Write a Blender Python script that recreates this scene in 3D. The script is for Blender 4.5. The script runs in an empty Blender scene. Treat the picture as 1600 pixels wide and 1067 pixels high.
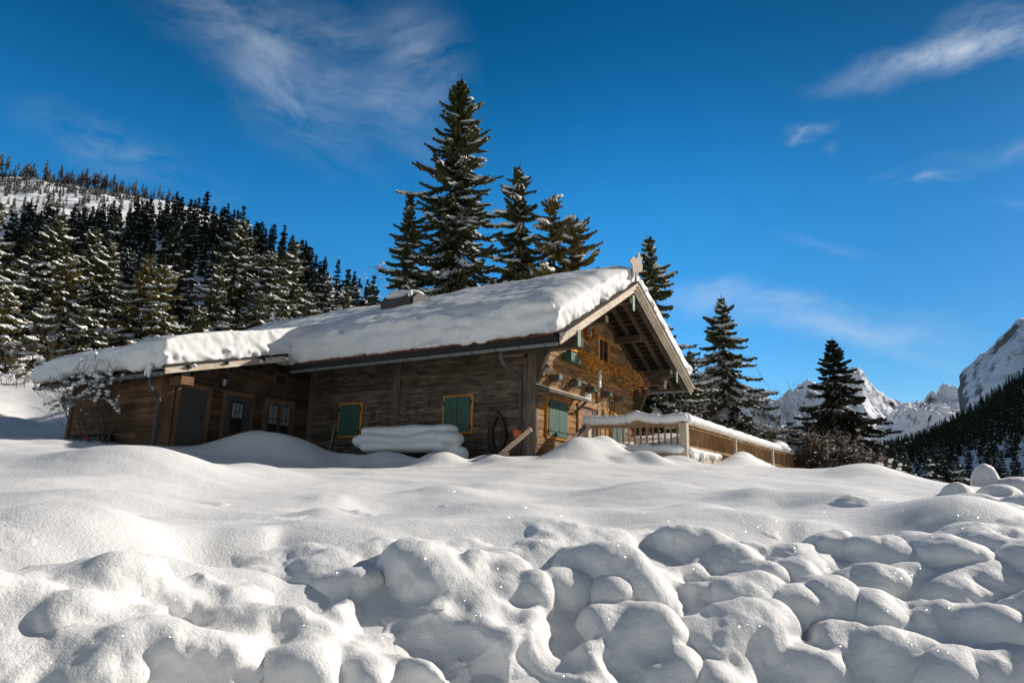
import bpy, math, random
import numpy as np
from mathutils import Vector, Matrix, noise as mnoise
R = math.radians
sc = bpy.context.scene
col = sc.collection

# ------------------------------------------------------------------ camera
F0, HOR, ROLL = 1067.0, 240.0, R(1.3)          # focal length and horizon offset in pixels of a 1600 px wide frame
TH = math.atan(HOR / F0)
fw = Vector((0, math.cos(TH), math.sin(TH)))
r0 = Vector((1, 0, 0)); u0 = Vector((0, -math.sin(TH), math.cos(TH)))
rt = r0 * math.cos(ROLL) + u0 * math.sin(ROLL)
up = u0 * math.cos(ROLL) - r0 * math.sin(ROLL)
cam_d = bpy.data.cameras.new('camera'); cam = bpy.data.objects.new('camera', cam_d); col.objects.link(cam)
cam_d.sensor_width = 36; cam_d.lens = F0 / 1600 * 36
cam_d.clip_start = 0.05; cam_d.clip_end = 30000
cam.matrix_world = Matrix(((rt.x, up.x, -fw.x, 0), (rt.y, up.y, -fw.y, 0), (rt.z, up.z, -fw.z, 0), (0, 0, 0, 1)))
sc.camera = cam

def ray(px, py):
    v = fw * F0 + rt * (px - 800) + up * (533.5 - py)
    return v
def at(px, py, d):                              # world point at horizontal distance d
    v = ray(px, py); return v * (d / math.hypot(v.x, v.y))

# ------------------------------------------------------------------ light
SUN_AZ, SUN_EL = R(65), R(28.5)
S = Vector((math.sin(SUN_AZ) * math.cos(SUN_EL), math.cos(SUN_AZ) * math.cos(SUN_EL), math.sin(SUN_EL)))
sd = bpy.data.lights.new('sun', 'SUN'); sd.energy = 4.7; sd.angle = R(0.5); sd.color = (1.0, 0.925, 0.825)
sun = bpy.data.objects.new('sun', sd); col.objects.link(sun)
sun.rotation_euler = S.to_track_quat('Z', 'Y').to_euler()
sc.view_settings.view_transform = 'Standard'; sc.view_settings.look = 'None'
sc.view_settings.gamma = 1; sc.view_settings.exposure = 0.22
sc.render.resolution_x = 1024; sc.render.resolution_y = 682

world = bpy.data.worlds.new('World'); sc.world = world; world.use_nodes = True
wn, wl = world.node_tree.nodes, world.node_tree.links
wn.clear()
def WN(t, **k):
    n = wn.new(t)
    for a, b in k.items(): setattr(n, a, b)
    return n
wo = WN('ShaderNodeOutputWorld'); bg = WN('ShaderNodeBackground'); bg.inputs['Strength'].default_value = 0.062
sky = WN('ShaderNodeTexSky', sky_type='NISHITA', sun_disc=False, sun_elevation=SUN_EL, sun_rotation=SUN_AZ,
         altitude=1200, air_density=1.0, dust_density=0.15, ozone_density=3.2)
tc = WN('ShaderNodeTexCoord')
sep = WN('ShaderNodeSeparateXYZ'); wl.new(tc.outputs['Generated'], sep.inputs[0])
def wm(op, a, b=None, clamp=False):
    n = WN('ShaderNodeMath', operation=op, use_clamp=clamp)
    for i, v in enumerate((a, b)):
        if v is None: continue
        if isinstance(v, (int, float)): n.inputs[i].default_value = v
        else: wl.new(v, n.inputs[i])
    return n.outputs[0]
yy = wm('MAXIMUM', sep.outputs[1], 0.05)
cu = wm('DIVIDE', sep.outputs[0], yy); cv = wm('DIVIDE', sep.outputs[2], yy)
comb = WN('ShaderNodeCombineXYZ'); wl.new(cu, comb.inputs[0]); wl.new(cv, comb.inputs[1])
def uv_of(px, py):
    v = ray(px, py); return v.x / v.y, v.z / v.y
# cirrus patches: centre, half length, half width, tilt (deg, up to the right), amount, noise scale
clouds = [(400, 40, 260, 90, -30, .36, 6), (450, 140, 190, 85, -40, .26, 9), (655, 100, 80, 170, 12, .28, 8), (600, 170, 120, 60, -35, .26, 8), (540, 50, 150, 60, 10, .16, 8),
          (190, 235, 190, 46, -27, .34, 5),
          (1480, 88, 210, 34, 15, .85, 6), (1570, 50, 130, 60, 24, .55, 6), (1262, 196, 50, 13, 24, .5, 12), (1252, 212, 30, 9, 20, .45, 12), (1300, 216, 20, 9, 50, .22, 12),
          (1460, 280, 55, 12, 8, .75, 6), (1400, 262, 40, 10, 10, .25, 6), (1230, 490, 260, 34, -3, .5, 5), (1180, 475, 120, 16, 4, .3, 9),
          (1330, 515, 200, 22, -4, .35, 6), (1560, 250, 120, 18, 10, .22, 5), (1280, 380, 80, 14, -5, .16, 6),
          (1600, 325, 60, 10, -5, .3, 6), (1090, 460, 60, 12, 0, .25, 6), (1400, 550, 120, 16, -8, .3, 6)]
warp = WN('ShaderNodeTexNoise'); warp.inputs['Scale'].default_value = 3.5; warp.inputs['Detail'].default_value = 5
wl.new(comb.outputs[0], warp.inputs['Vector'])
wsub = WN('ShaderNodeVectorMath', operation='SUBTRACT'); wl.new(warp.outputs['Color'], wsub.inputs[0]); wsub.inputs[1].default_value = (.5, .5, .5)
wsc = WN('ShaderNodeVectorMath', operation='SCALE'); wl.new(wsub.outputs[0], wsc.inputs[0]); wsc.inputs['Scale'].default_value = 0.13
wadd = WN('ShaderNodeVectorMath', operation='ADD'); wl.new(comb.outputs[0], wadd.inputs[0]); wl.new(wsc.outputs[0], wadd.inputs[1])
total = None
for i, (px, py, hl, hw, tilt, amt, ns) in enumerate(clouds):
    u, v = uv_of(px, py)
    sclk = 1 / F0 * (1.12)
    mp = WN('ShaderNodeMapping', vector_type='TEXTURE')
    mp.inputs['Location'].default_value = (u, v, 0)
    mp.inputs['Rotation'].default_value = (0, 0, R(tilt - 1.3))
    mp.inputs['Scale'].default_value = (hl * sclk * 1.25, hw * sclk * 1.35, 1)
    wl.new(wadd.outputs[0], mp.inputs['Vector'])
    gr = WN('ShaderNodeTexGradient', gradient_type='QUADRATIC_SPHERE'); wl.new(mp.outputs[0], gr.inputs[0])
    m2 = WN('ShaderNodeMapping', vector_type='TEXTURE')
    m2.inputs['Location'].default_value = (u + i * .37, v, i * 1.7)
    m2.inputs['Rotation'].default_value = (0, 0, R(tilt + 10))
    m2.inputs['Scale'].default_value = (1.4, .55, 1)
    wl.new(wadd.outputs[0], m2.inputs['Vector'])
    nz = WN('ShaderNodeTexNoise'); nz.inputs['Scale'].default_value = ns; nz.inputs['Detail'].default_value = 9
    nz.inputs['Roughness'].default_value = .64; nz.inputs['Distortion'].default_value = .18
    wl.new(m2.outputs[0], nz.inputs['Vector'])
    t = wm('MULTIPLY', wm('SUBTRACT', nz.outputs['Fac'], .38), 3.2, True)
    t = wm('MULTIPLY', t, wm('POWER', gr.outputs['Fac'], .75))
    t = wm('MULTIPLY', t, amt * 1.05, True)
    total = t if total is None else wm('ADD', total, t)
total = wm('MINIMUM', total, .9)
hsv = WN('ShaderNodeHueSaturation'); hsv.inputs['Hue'].default_value = .494
def smooth(v, a, b, lo, hi):
    n = WN('ShaderNodeMapRange', interpolation_type='SMOOTHSTEP'); wl.new(v, n.inputs[0])
    for i, q in enumerate((a, b, lo, hi)): n.inputs[1 + i].default_value = q
    return n.outputs[0]
# a polarised sky: deepest away from the sun to the north, paler and less blue overhead and behind
wl.new(smooth(sep.outputs[1], .25, .62, .70, 1.36), hsv.inputs['Saturation'])
wl.new(wm('MULTIPLY', wm('MULTIPLY', smooth(sep.outputs[2], .34, .66, 2.3, 1.10), smooth(sep.outputs[0], .08, .58, 1.0, .62)), smooth(sep.outputs[1], .15, .55, .62, 1.0)), hsv.inputs['Value'])
wl.new(sky.outputs[0], hsv.inputs['Color'])
mixc = WN('ShaderNodeMixRGB'); wl.new(total, mixc.inputs[0]); wl.new(hsv.outputs[0], mixc.inputs[1])
mixc.inputs[2].default_value = (10.5, 11.6, 13.0, 1)
wl.new(mixc.outputs[0], bg.inputs[0]); wl.new(bg.outputs[0], wo.inputs[0])

# ------------------------------------------------------------------ numpy noise
rng = np.random.RandomState(7)
_perm = rng.permutation(4096)
_val = rng.rand(4096) * 2 - 1
def _h(ix, iy): return _val[_perm[(ix + _perm[iy & 4095]) & 4095]]
def vnoise(x, y):
    ix = np.floor(x).astype(np.int64); iy = np.floor(y).astype(np.int64)
    fx = x - ix; fy = y - iy
    fx = fx * fx * fx * (fx * (fx * 6 - 15) + 10); fy = fy * fy * fy * (fy * (fy * 6 - 15) + 10)
    a = _h(ix, iy); b = _h(ix + 1, iy); c = _h(ix, iy + 1); d = _h(ix + 1, iy + 1)
    return (a * (1 - fx) + b * fx) * (1 - fy) + (c * (1 - fx) + d * fx) * fy
def fbm(x, y, oct=5, rough=.5):
    s = 0; a = 1; t = 0
    for i in range(oct):
        ca, sa = math.cos(i * 1.1), math.sin(i * 1.1)
        s = s + a * vnoise((x * ca - y * sa) * 2 ** i + 17.3 * i, (x * sa + y * ca) * 2 ** i + 9.1 * i); t += a; a *= rough
    return s / t
def ridged(x, y, oct=6, rough=.55):
    s = 0; a = 1; t = 0
    for i in range(oct):
        ca, sa = math.cos(i * 1.3), math.sin(i * 1.3)
        n = 1 - np.abs(vnoise((x * ca - y * sa) * 2 ** i + 31.3 * i, (x * sa + y * ca) * 2 ** i + 5.1 * i))
        s = s + a * n * n; t += a; a *= rough
    return s / t

def vnoise3(x, y, z):
    i = [np.floor(q).astype(np.int64) for q in (x, y, z)]; f = [q - k for q, k in zip((x, y, z), i)]; f = [q * q * (3 - 2 * q) for q in f]
    def h(a, b, c): return _val[_perm[(_perm[(_perm[c & 4095] + b) & 4095] + a) & 4095]]
    o = 0
    for a in (0, 1):
        for b in (0, 1):
            for c in (0, 1): o = o + h(i[0] + a, i[1] + b, i[2] + c) * (f[0] if a else 1 - f[0]) * (f[1] if b else 1 - f[1]) * (f[2] if c else 1 - f[2])
    return o
# ------------------------------------------------------------------ materials
MATS = {}
def mat(name, base=(.5, .5, .5), rough=.8, spec=.3, metal=0):
    m = bpy.data.materials.new(name); m.use_nodes = True
    b = m.node_tree.nodes['Principled BSDF']
    b.inputs['Base Color'].default_value = (*base, 1); b.inputs['Roughness'].default_value = rough
    b.inputs['Specular IOR Level'].default_value = spec; b.inputs['Metallic'].default_value = metal
    MATS[name] = m
    return m
class NT:
    def __init__(s, m): s.n = m.node_tree.nodes; s.l = m.node_tree.links; s.b = s.n['Principled BSDF']; s.tc = s.n.new('ShaderNodeTexCoord')
    def coord(s, scale=(1, 1, 1), which='Object', rot=(0, 0, 0)):
        mp = s.n.new('ShaderNodeMapping'); mp.inputs['Scale'].default_value = scale; mp.inputs['Rotation'].default_value = rot
        s.l.new(s.tc.outputs[which], mp.inputs[0]); return mp.outputs[0]
    def noise(s, vec, scale, detail=4, rough=.5, dist=0):
        n = s.n.new('ShaderNodeTexNoise'); n.inputs['Scale'].default_value = scale; n.inputs['Detail'].default_value = detail
        n.inputs['Roughness'].default_value = rough; n.inputs['Distortion'].default_value = dist; s.l.new(vec, n.inputs['Vector']); return n.outputs['Fac']
    def ramp(s, fac, stops):
        r = s.n.new('ShaderNodeValToRGB'); e = r.color_ramp.elements
        while len(e) < len(stops): e.new(.5)
        for k, (p, c) in enumerate(stops): e[k].position = p; e[k].color = (*c, 1) if len(c) == 3 else c
        s.l.new(fac, r.inputs[0]); return r.outputs[0]
    def mix(s, fac, a, b, mode='MIX'):
        m = s.n.new('ShaderNodeMixRGB'); m.blend_type = mode
        for i, v in enumerate((fac, a, b)):
            if isinstance(v, (int, float)): m.inputs[i].default_value = v
            elif isinstance(v, tuple): m.inputs[i].default_value = (*v, 1)
            else: s.l.new(v, m.inputs[i])
        return m.outputs[0]
    def math(s, op, a, b=0.0, clamp=False):
        m = s.n.new('ShaderNodeMath'); m.operation = op; m.use_clamp = clamp
        for i, v in enumerate((a, b)):
            if isinstance(v, (int, float)): m.inputs[i].default_value = v
            else: s.l.new(v, m.inputs[i])
        return m.outputs[0]
    def bump(s, h, strength, dist, prev=None):
        b = s.n.new('ShaderNodeBump'); b.inputs['Strength'].default_value = strength; b.inputs['Distance'].default_value = dist
        s.l.new(h, b.inputs['Height'])
        if prev is not None: s.l.new(prev, b.inputs['Normal'])
        return b.outputs[0]
    def rand(s):
        n = s.n.new('ShaderNodeObjectInfo'); return n.outputs['Random']

def snow_mat(name, fine=1.0, sss=True):
    m = mat(name, (.82, .81, .80), .62, .25); t = NT(m)
    v = t.coord()
    n1 = t.noise(v, 60, 3, .6); n2 = t.noise(v, 5, 4, .5); n4 = t.noise(v, 24, 3, .6); n3 = t.noise(v, 230, 2, .6)
    b = t.bump(n2, .22 * fine, .03); b = t.bump(n4, .36 * fine, .013, b); b = t.bump(n1, .6 * fine, .008, b); b = t.bump(n3, .5 * fine, .004, b)
    t.l.new(b, t.b.inputs['Normal'])
    # ice crystals: scattered small facets with mirror-like gloss and their own tilt
    vo = t.n.new('ShaderNodeTexVoronoi'); vo.inputs['Scale'].default_value = 95; t.l.new(v, vo.inputs['Vector'])
    sp = t.n.new('ShaderNodeSeparateColor'); t.l.new(vo.outputs['Color'], sp.inputs[0])
    sel = t.math('MULTIPLY', t.math('GREATER_THAN', sp.outputs[0], .93), .35)
    near = t.math('LESS_THAN', vo.outputs['Distance'], .22)
    mask = t.math('MULTIPLY', sel, near)
    gl = t.n.new('ShaderNodeBsdfGlossy'); gl.inputs['Roughness'].default_value = .22; gl.inputs['Color'].default_value = (1, 1, 1, 1)
    ad = t.n.new('ShaderNodeVectorMath'); ad.operation = 'SUBTRACT'; t.l.new(vo.outputs['Color'], ad.inputs[0]); ad.inputs[1].default_value = (.5, .5, .5)
    geo = t.n.new('ShaderNodeNewGeometry')
    sc2 = t.n.new('ShaderNodeVectorMath'); sc2.operation = 'SCALE'; t.l.new(ad.outputs[0], sc2.inputs[0]); sc2.inputs['Scale'].default_value = 1.7
    ad2 = t.n.new('ShaderNodeVectorMath'); ad2.operation = 'ADD'; t.l.new(sc2.outputs[0], ad2.inputs[0]); t.l.new(geo.outputs['Normal'], ad2.inputs[1])
    nm = t.n.new('ShaderNodeVectorMath'); nm.operation = 'NORMALIZE'; t.l.new(ad2.outputs[0], nm.inputs[0]); t.l.new(nm.outputs[0], gl.inputs['Normal'])
    ms = t.n.new('ShaderNodeMixShader'); t.l.new(mask, ms.inputs[0]); t.l.new(t.b.outputs[0], ms.inputs[1]); t.l.new(gl.outputs[0], ms.inputs[2])
    out = t.n['Material Output']; t.l.new(ms.outputs[0], out.inputs['Surface'])
    return m
snow_mat('snow'); 
def plain_snow(name):
    m = mat(name, (.84, .835, .825), .7, .2); t = NT(m)
    v = t.coord(); t.l.new(t.bump(t.noise(v, 14, 4, .6), .5, .03), t.b.inputs['Normal']); return m
plain_snow('tree_snow')

def wood(name, cols, stretch=(1, 14, 14), scale=3.0, bump=.25, stain=None, rough=.85):
    """cols: dark, mid, light; stretch: grain runs along the axis with the smallest number"""
    m = mat(name, cols[1], rough, .2); t = NT(m)
    g = t.noise(t.coord(stretch), scale, 8, .62, .6)
    g2 = t.noise(t.coord(tuple(s * 3.2 for s in stretch)), scale, 3, .6)
    big = t.noise(t.coord(), .9, 4, .6)
    c = t.ramp(g, [(.28, cols[0]), (.5, cols[1]), (.72, cols[2])])
    geo = t.n.new('ShaderNodeNewGeometry')
    isl = t.math('MULTIPLY', geo.outputs['Random Per Island'], 1.0)
    tone = t.ramp(isl, [(0, (.6, .58, .56)), (.5, (1, 1, 1)), (1, (1.35, 1.31, 1.25))])
    c = t.mix(1, c, tone, 'MULTIPLY')
    tb = t.ramp(big, [(.35, (.66, .65, .64)), (.6, (1.15, 1.13, 1.1))])
    c = t.mix(.8, c, tb, 'MULTIPLY')
    crack = t.ramp(g2, [(.27, (.25, .24, .22)), (.36, (1, 1, 1))])
    c = t.mix(.75, c, crack, 'MULTIPLY')
    if stain: 
        s2 = t.noise(t.coord((.7, .7, 2.2)), 1.6, 5, .65, .8)
        c = t.mix(t.math('MULTIPLY', t.ramp(s2, [(.5, (0, 0, 0)), (.68, (1, 1, 1))]), .75), c, stain)
    t.l.new(c, t.b.inputs['Base Color'])
    h = t.mix(.5, g, g2); t.l.new(t.bump(h, bump * 2, .02), t.b.inputs['Normal'])
    return m
wood('log_grey', ((.048, .037, .027), (.15, .115, .086), (.33, .275, .22)), (1, 12, 12), 2.2, .4, (.035, .027, .02))
wood('log_brown', ((.10, .05, .022), (.31, .17, .07), (.57, .36, .175)), (12, 1, 12), 2.2, .4, (.30, .24, .18))
wood('beam_grey', ((.06, .052, .043), (.12, .10, .082), (.20, .175, .15)), (12, 12, 1), 2.0, .35)
wood('beam_length', ((.035, .027, .02), (.07, .055, .042), (.12, .098, .078)), (1, 12, 12), 2.0, .35)
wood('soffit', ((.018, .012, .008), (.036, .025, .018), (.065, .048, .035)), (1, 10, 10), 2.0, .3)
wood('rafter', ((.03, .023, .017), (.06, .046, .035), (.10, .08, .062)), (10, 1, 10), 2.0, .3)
wood('verge', ((.36, .29, .22), (.62, .54, .44), (.76, .69, .60)), (10, 1.2, 8), 2.4, .3)
wood('annex_board', ((.12, .066, .036), (.18, .103, .056), (.24, .145, .08)), (1, 9, 9), 1.6, .12)
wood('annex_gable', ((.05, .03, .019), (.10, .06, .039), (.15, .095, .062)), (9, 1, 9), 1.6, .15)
wood('annex_trim', ((.10, .055, .03), (.16, .09, .052), (.23, .135, .082)), (9, 9, 1), 1.6, .12)
wood('new_wood', ((.33, .24, .17), (.48, .36, .26), (.60, .47, .36)), (8, 1.4, 8), 2, .15)
wood('post_wood', ((.28, .24, .19), (.44, .39, .32), (.56, .51, .43)), (9, 9, 1), 2, .2)
wood('picket', ((.15, .085, .045), (.31, .185, .095), (.46, .30, .17)), (12, 12, 1.2), 2.5, .2)
wood('orange_trim', ((.42, .17, .025), (.55, .235, .04), (.62, .29, .06)), (5, 5, 5), 3, .1)
def painted(name, c, lo=.75, hi=1.15, rough=.6):
    m = mat(name, c, rough, .3); t = NT(m)
    g = t.noise(t.coord((10, 10, 1.2)), 3, 6, .6)
    t.l.new(t.mix(1, c, t.ramp(g, [(.3, (lo,) * 3), (.7, (hi,) * 3)]), 'MULTIPLY'), t.b.inputs['Base Color'])
    t.l.new(t.bump(g, .25, .01), t.b.inputs['Normal']); return m
painted('green_paint', (.05, .12, .088)); painted('green_pale', (.17, .30, .21)); painted('teal_paint', (.10, .2, .16))
painted('door_grey', (.07, .06, .053), .9, 1.08); painted('dark_metal', (.018, .018, .019), .8, 1.2, .7); painted('zinc', (.15, .175, .17), .8, 1.15, .5)
painted('pipe_metal', (.075, .075, .078), .8, 1.2, .45); painted('iron', (.02, .018, .017), .7, 1.3, .6)
painted('tile_red', (.20, .062, .032), .6, 1.3, .8); painted('terracotta', (.50, .13, .05)); painted('leather', (.035, .022, .016), .6, 1.6, .55)
painted('rust', (.10, .055, .04), .6, 1.4); painted('plaster', (.06, .055, .05)); painted('bark', (.065, .048, .036), .6, 1.4, .9)
painted('curtain', (.27, .29, .31), .9, 1.05, .8); painted('plate_white', (.72, .72, .70), .95, 1.02); painted('red_plastic', (.45, .02, .02)); painted('black_box', (.03, .03, .032))
painted('bare_twig', (.12, .085, .06), .6, 1.4, .9); painted('letter_ink', (.06, .06, .07)); painted('figure_blue', (.12, .25, .36)); painted('figure_pale', (.45, .36, .30)); painted('pale_board', (.50, .45, .38), .7, 1.1)
painted('cut_end', (.62, .47, .30))
m = mat('window_glass', (.02, .022, .026), .06, .6); m = mat('lamp_glass', (.45, .45, .43), .12, .6)
# folk-painted door: red ground with yellow flowers and teal leaves
m = mat('painted_door', (.3, .05, .03), .6); t = NT(m)
v = t.coord((1, 3.2, 3.2)); a = t.noise(v, 1.6, 3, .5, 1.2); v2 = t.coord((1, 5, 5)); b = t.noise(v2, 1.9, 2, .5, .6)
c = t.mix(t.ramp(a, [(.52, (0, 0, 0)), (.55, (1, 1, 1))]), (.36, .055, .035), (.10, .16, .13))
c = t.mix(t.ramp(b, [(.60, (0, 0, 0)), (.62, (1, 1, 1))]), c, (.62, .33, .03)); t.l.new(c, t.b.inputs['Base Color'])

def leafmat(name, c1, c2):
    m = mat(name, c1, .7, .2); t = NT(m)
    geo = t.n.new('ShaderNodeNewGeometry')
    n = t.noise(t.coord(), .55, 3, .6)
    c = t.ramp(t.math('ADD', t.math('MULTIPLY', geo.outputs['Random Per Island'], .5), t.math('MULTIPLY', n, .55)), [(.25, c1), (.8, c2)])
    t.l.new(c, t.b.inputs['Base Color'])
    t.b.inputs['Transmission Weight'].default_value = 0
    return m
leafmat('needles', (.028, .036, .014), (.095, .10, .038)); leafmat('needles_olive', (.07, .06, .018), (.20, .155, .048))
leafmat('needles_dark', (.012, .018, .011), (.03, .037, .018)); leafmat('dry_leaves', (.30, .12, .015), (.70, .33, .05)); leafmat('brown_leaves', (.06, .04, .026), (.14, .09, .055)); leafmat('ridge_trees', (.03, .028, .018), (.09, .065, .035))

def mountain_mat(name, snow_lo, snow_hi, ns, rockc=((.07, .07, .075), (.22, .21, .2))):
    m = mat(name, (.8, .82, .85), .8, .1); t = NT(m)
    geo = t.n.new('ShaderNodeNewGeometry'); sp = t.n.new('ShaderNodeSeparateXYZ'); t.l.new(geo.outputs['Normal'], sp.inputs[0])
    n = t.noise(t.coord(), ns, 9, .65); n2 = t.noise(t.coord((1, 1, 2.5)), ns * 5, 6, .65)
    f = t.math('ADD', sp.outputs[2], t.math('MULTIPLY', t.math('SUBTRACT', t.math('ADD', t.math('MULTIPLY', n, .72), t.math('MULTIPLY', n2, .28)), .5), 1.7))
    k = t.ramp(f, [(snow_lo, (0, 0, 0)), (snow_hi, (1, 1, 1))])
    rk = t.ramp(n2, [(.3, rockc[0]), (.7, rockc[1])])
    t.l.new(t.mix(k, rk, (.86, .88, .92)), t.b.inputs['Base Color'])  # blue of shade and distance is tinted into the snow colour
    t.l.new(t.bump(t.mix(.35, n, n2), .55, .08 / ns), t.b.inputs['Normal'])
    return m
mountain_mat('mountain_snow', .26, .44, .004); mountain_mat('dome_rock', .58, .72, .014, ((.09, .085, .082), (.25, .235, .22)))
mountain_mat('forest_ground', .52, .68, .05, ((.02, .02, .015), (.05, .045, .035)))

# ------------------------------------------------------------------ object helpers
def tag(o, label=None, cat=None, group=None, kind=None):
    if label: o['label'] = label
    if cat: o['category'] = cat
    if group: o['group'] = group
    if kind: o['kind'] = kind
    return o
HC = Vector((0.6698, 17.2065, 0.9701)); HROT = -R(32)      # front corner of the hut at snow level; local +X along the long wall towards the gable, +Y along the gable wall
HM = Matrix.Translation(HC) @ Matrix.Rotation(HROT, 4, 'Z')
def L2W(p): return HM @ Vector(p)
HMI = HM.inverted()
def thing(name, label, cat, org, group=None, frame='hut'):
    """Empty at the base of the thing; org in hut coordinates (frame='hut') or world coordinates"""
    o = bpy.data.objects.new(name, None); col.objects.link(o); o.empty_display_size = .2
    if frame == 'hut': o.location = L2W(org); o.rotation_euler = (0, 0, HROT)
    else: o.location = org
    o['org'] = tuple(org); o['frame'] = frame
    return tag(o, label, cat, group)

class MB:
    def __init__(s): s.v = []; s.f = []; s.mi = []; s.cur = 0
    def add(s, vs, fs):
        n = len(s.v); s.v.extend([tuple(v) for v in vs]); s.f.extend([tuple(i + n for i in f) for f in fs]); s.mi.extend([s.cur] * len(fs)); return s
    def box(s, x0, x1, y0, y1, z0, z1):
        return s.add([(x0, y0, z0), (x1, y0, z0), (x1, y1, z0), (x0, y1, z0), (x0, y0, z1), (x1, y0, z1), (x1, y1, z1), (x0, y1, z1)],
                     [(0, 3, 2, 1), (4, 5, 6, 7), (0, 1, 5, 4), (1, 2, 6, 5), (2, 3, 7, 6), (3, 0, 4, 7)])
    def beam(s, p0, p1, w, h, upv=(0, 0, 1), taper=1.0):
        p0 = Vector(p0); p1 = Vector(p1); d = (p1 - p0).normalized(); u = Vector(upv)
        sd_ = d.cross(u)
        if sd_.length < 1e-4: sd_ = d.cross(Vector((1, 0, 0)))
        sd_.normalize(); u = sd_.cross(d).normalized()
        vs = []
        for p, k in ((p0, 1), (p1, taper)):
            for a, b in ((-1, -1), (1, -1), (1, 1), (-1, 1)): vs.append(p + sd_ * (a * w / 2 * k) + u * (b * h / 2 * k))
        return s.add(vs, [(0, 1, 2, 3), (7, 6, 5, 4), (0, 4, 5, 1), (1, 5, 6, 2), (2, 6, 7, 3), (3, 7, 4, 0)])
    def tube(s, pts, r, seg=8, cap=True):
        pts = [Vector(p) for p in pts]; rs = r if isinstance(r, (list, tuple)) else [r] * len(pts)
        base = len(s.v); n = len(pts)
        prev = None
        for i, p in enumerate(pts):
            d = (pts[min(i + 1, n - 1)] - pts[max(i - 1, 0)]).normalized()
            a = (prev - d * prev.dot(d)) if prev is not None else d.orthogonal()
            if a.length < 1e-5: a = d.orthogonal()
            a.normalize(); prev = a; b = d.cross(a)
            for k in range(seg):
                t = 2 * math.pi * k / seg; s.v.append(tuple(p + (a * math.cos(t) + b * math.sin(t)) * rs[i]))
        for i in range(n - 1):
            for k in range(seg):
                q = base + i * seg; s.f.append((q + k, q + (k + 1) % seg, q + seg + (k + 1) % seg, q + seg + k)); s.mi.append(s.cur)
        if cap:
            s.f.append(tuple(base + k for k in reversed(range(seg)))); s.mi.append(s.cur)
            s.f.append(tuple(base + (n - 1) * seg + k for k in range(seg))); s.mi.append(s.cur)
        return s
    def prism(s, poly, axis, a0, a1):
        """poly: 2-D outline; axis 'x': poly is (y,z); 'y': (x,z); 'z': (x,y)"""
        n = len(poly)
        def P(p, a): return {'x': (a, p[0], p[1]), 'y': (p[0], a, p[1]), 'z': (p[0], p[1], a)}[axis]
        vs = [P(p, a0) for p in poly] + [P(p, a1) for p in poly]
        fs = [tuple(range(n)), tuple(range(2 * n - 1, n - 1, -1))] + [(i, i + n, (i + 1) % n + n, (i + 1) % n) for i in range(n)]
        return s.add(vs, fs)
    def ell(s, c, r, seg=12, rings=8, rot=None, jit=0, rnd=None):
        vs = []; fs = []
        c = Vector(c)
        for i in range(rings + 1):
            ph = math.pi * i / rings
            for k in range(seg):
                t = 2 * math.pi * k / seg
                v = Vector((math.sin(ph) * math.cos(t) * r[0], math.sin(ph) * math.sin(t) * r[1], math.cos(ph) * r[2]))
                if jit: v *= 1 + jit * (rnd.random() - .5)
                if rot: v = rot @ v
                vs.append(c + v)
        for i in range(rings):
            for k in range(seg):
                fs.append((i * seg + k, (i + 1) * seg + k, (i + 1) * seg + (k + 1) % seg, i * seg + (k + 1) % seg))
        return s.add(vs, fs)
    def build(s, name, mats, parent=None, smooth=False, bevel=0, label=None):
        me = bpy.data.meshes.new(name)
        v = s.v
        if parent is not None:
            o_ = parent; chain = Vector((0, 0, 0))
            org = Vector(o_['org']) if 'org' in o_.keys() else Vector((0, 0, 0))
            v = [(a[0] - org.x, a[1] - org.y, a[2] - org.z) for a in v]
        me.from_pydata(v, [], s.f)
        if isinstance(mats, str): mats = [mats]
        for m_ in mats: me.materials.append(MATS[m_])
        if len(mats) > 1: me.polygons.foreach_set('material_index', s.mi)
        me.validate(); 
        if smooth: me.polygons.foreach_set('use_smooth', [True] * len(me.polygons))
        me.update()
        o = bpy.data.objects.new(name, me); col.objects.link(o)
        if bevel:
            bv = o.modifiers.new('bevel', 'BEVEL'); bv.width = bevel; bv.segments = 1; bv.limit_method = 'ANGLE'
        if parent is not None:
            o.parent = parent
            if 'org' in parent.keys(): o['org'] = tuple(parent['org'])
        if label: o['label'] = label
        return o

def np_mesh(name, V, Fq, mname, smooth=True):
    me = bpy.data.meshes.new(name); n = len(V); k = Fq.shape[1]
    me.vertices.add(n); me.vertices.foreach_set('co', V.astype(np.float32).ravel())
    me.loops.add(Fq.size); me.loops.foreach_set('vertex_index', Fq.astype(np.int32).ravel())
    me.polygons.add(len(Fq)); me.polygons.foreach_set('loop_start', np.arange(0, Fq.size, k, dtype=np.int32))
    me.polygons.foreach_set('use_smooth', np.full(len(Fq), smooth))
    me.update(calc_edges=True); me.materials.append(MATS[mname])
    return me
def link(me, name, parent=None):
    o = bpy.data.objects.new(name, me); col.objects.link(o)
    if parent: o.parent = parent
    return o
def gridf(nr, nc):
    i = np.arange(nr - 1)[:, None] * nc + np.arange(nc - 1)[None, :]
    return np.stack([i, i + 1, i + nc + 1, i + nc], -1).reshape(-1, 4)

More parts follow.
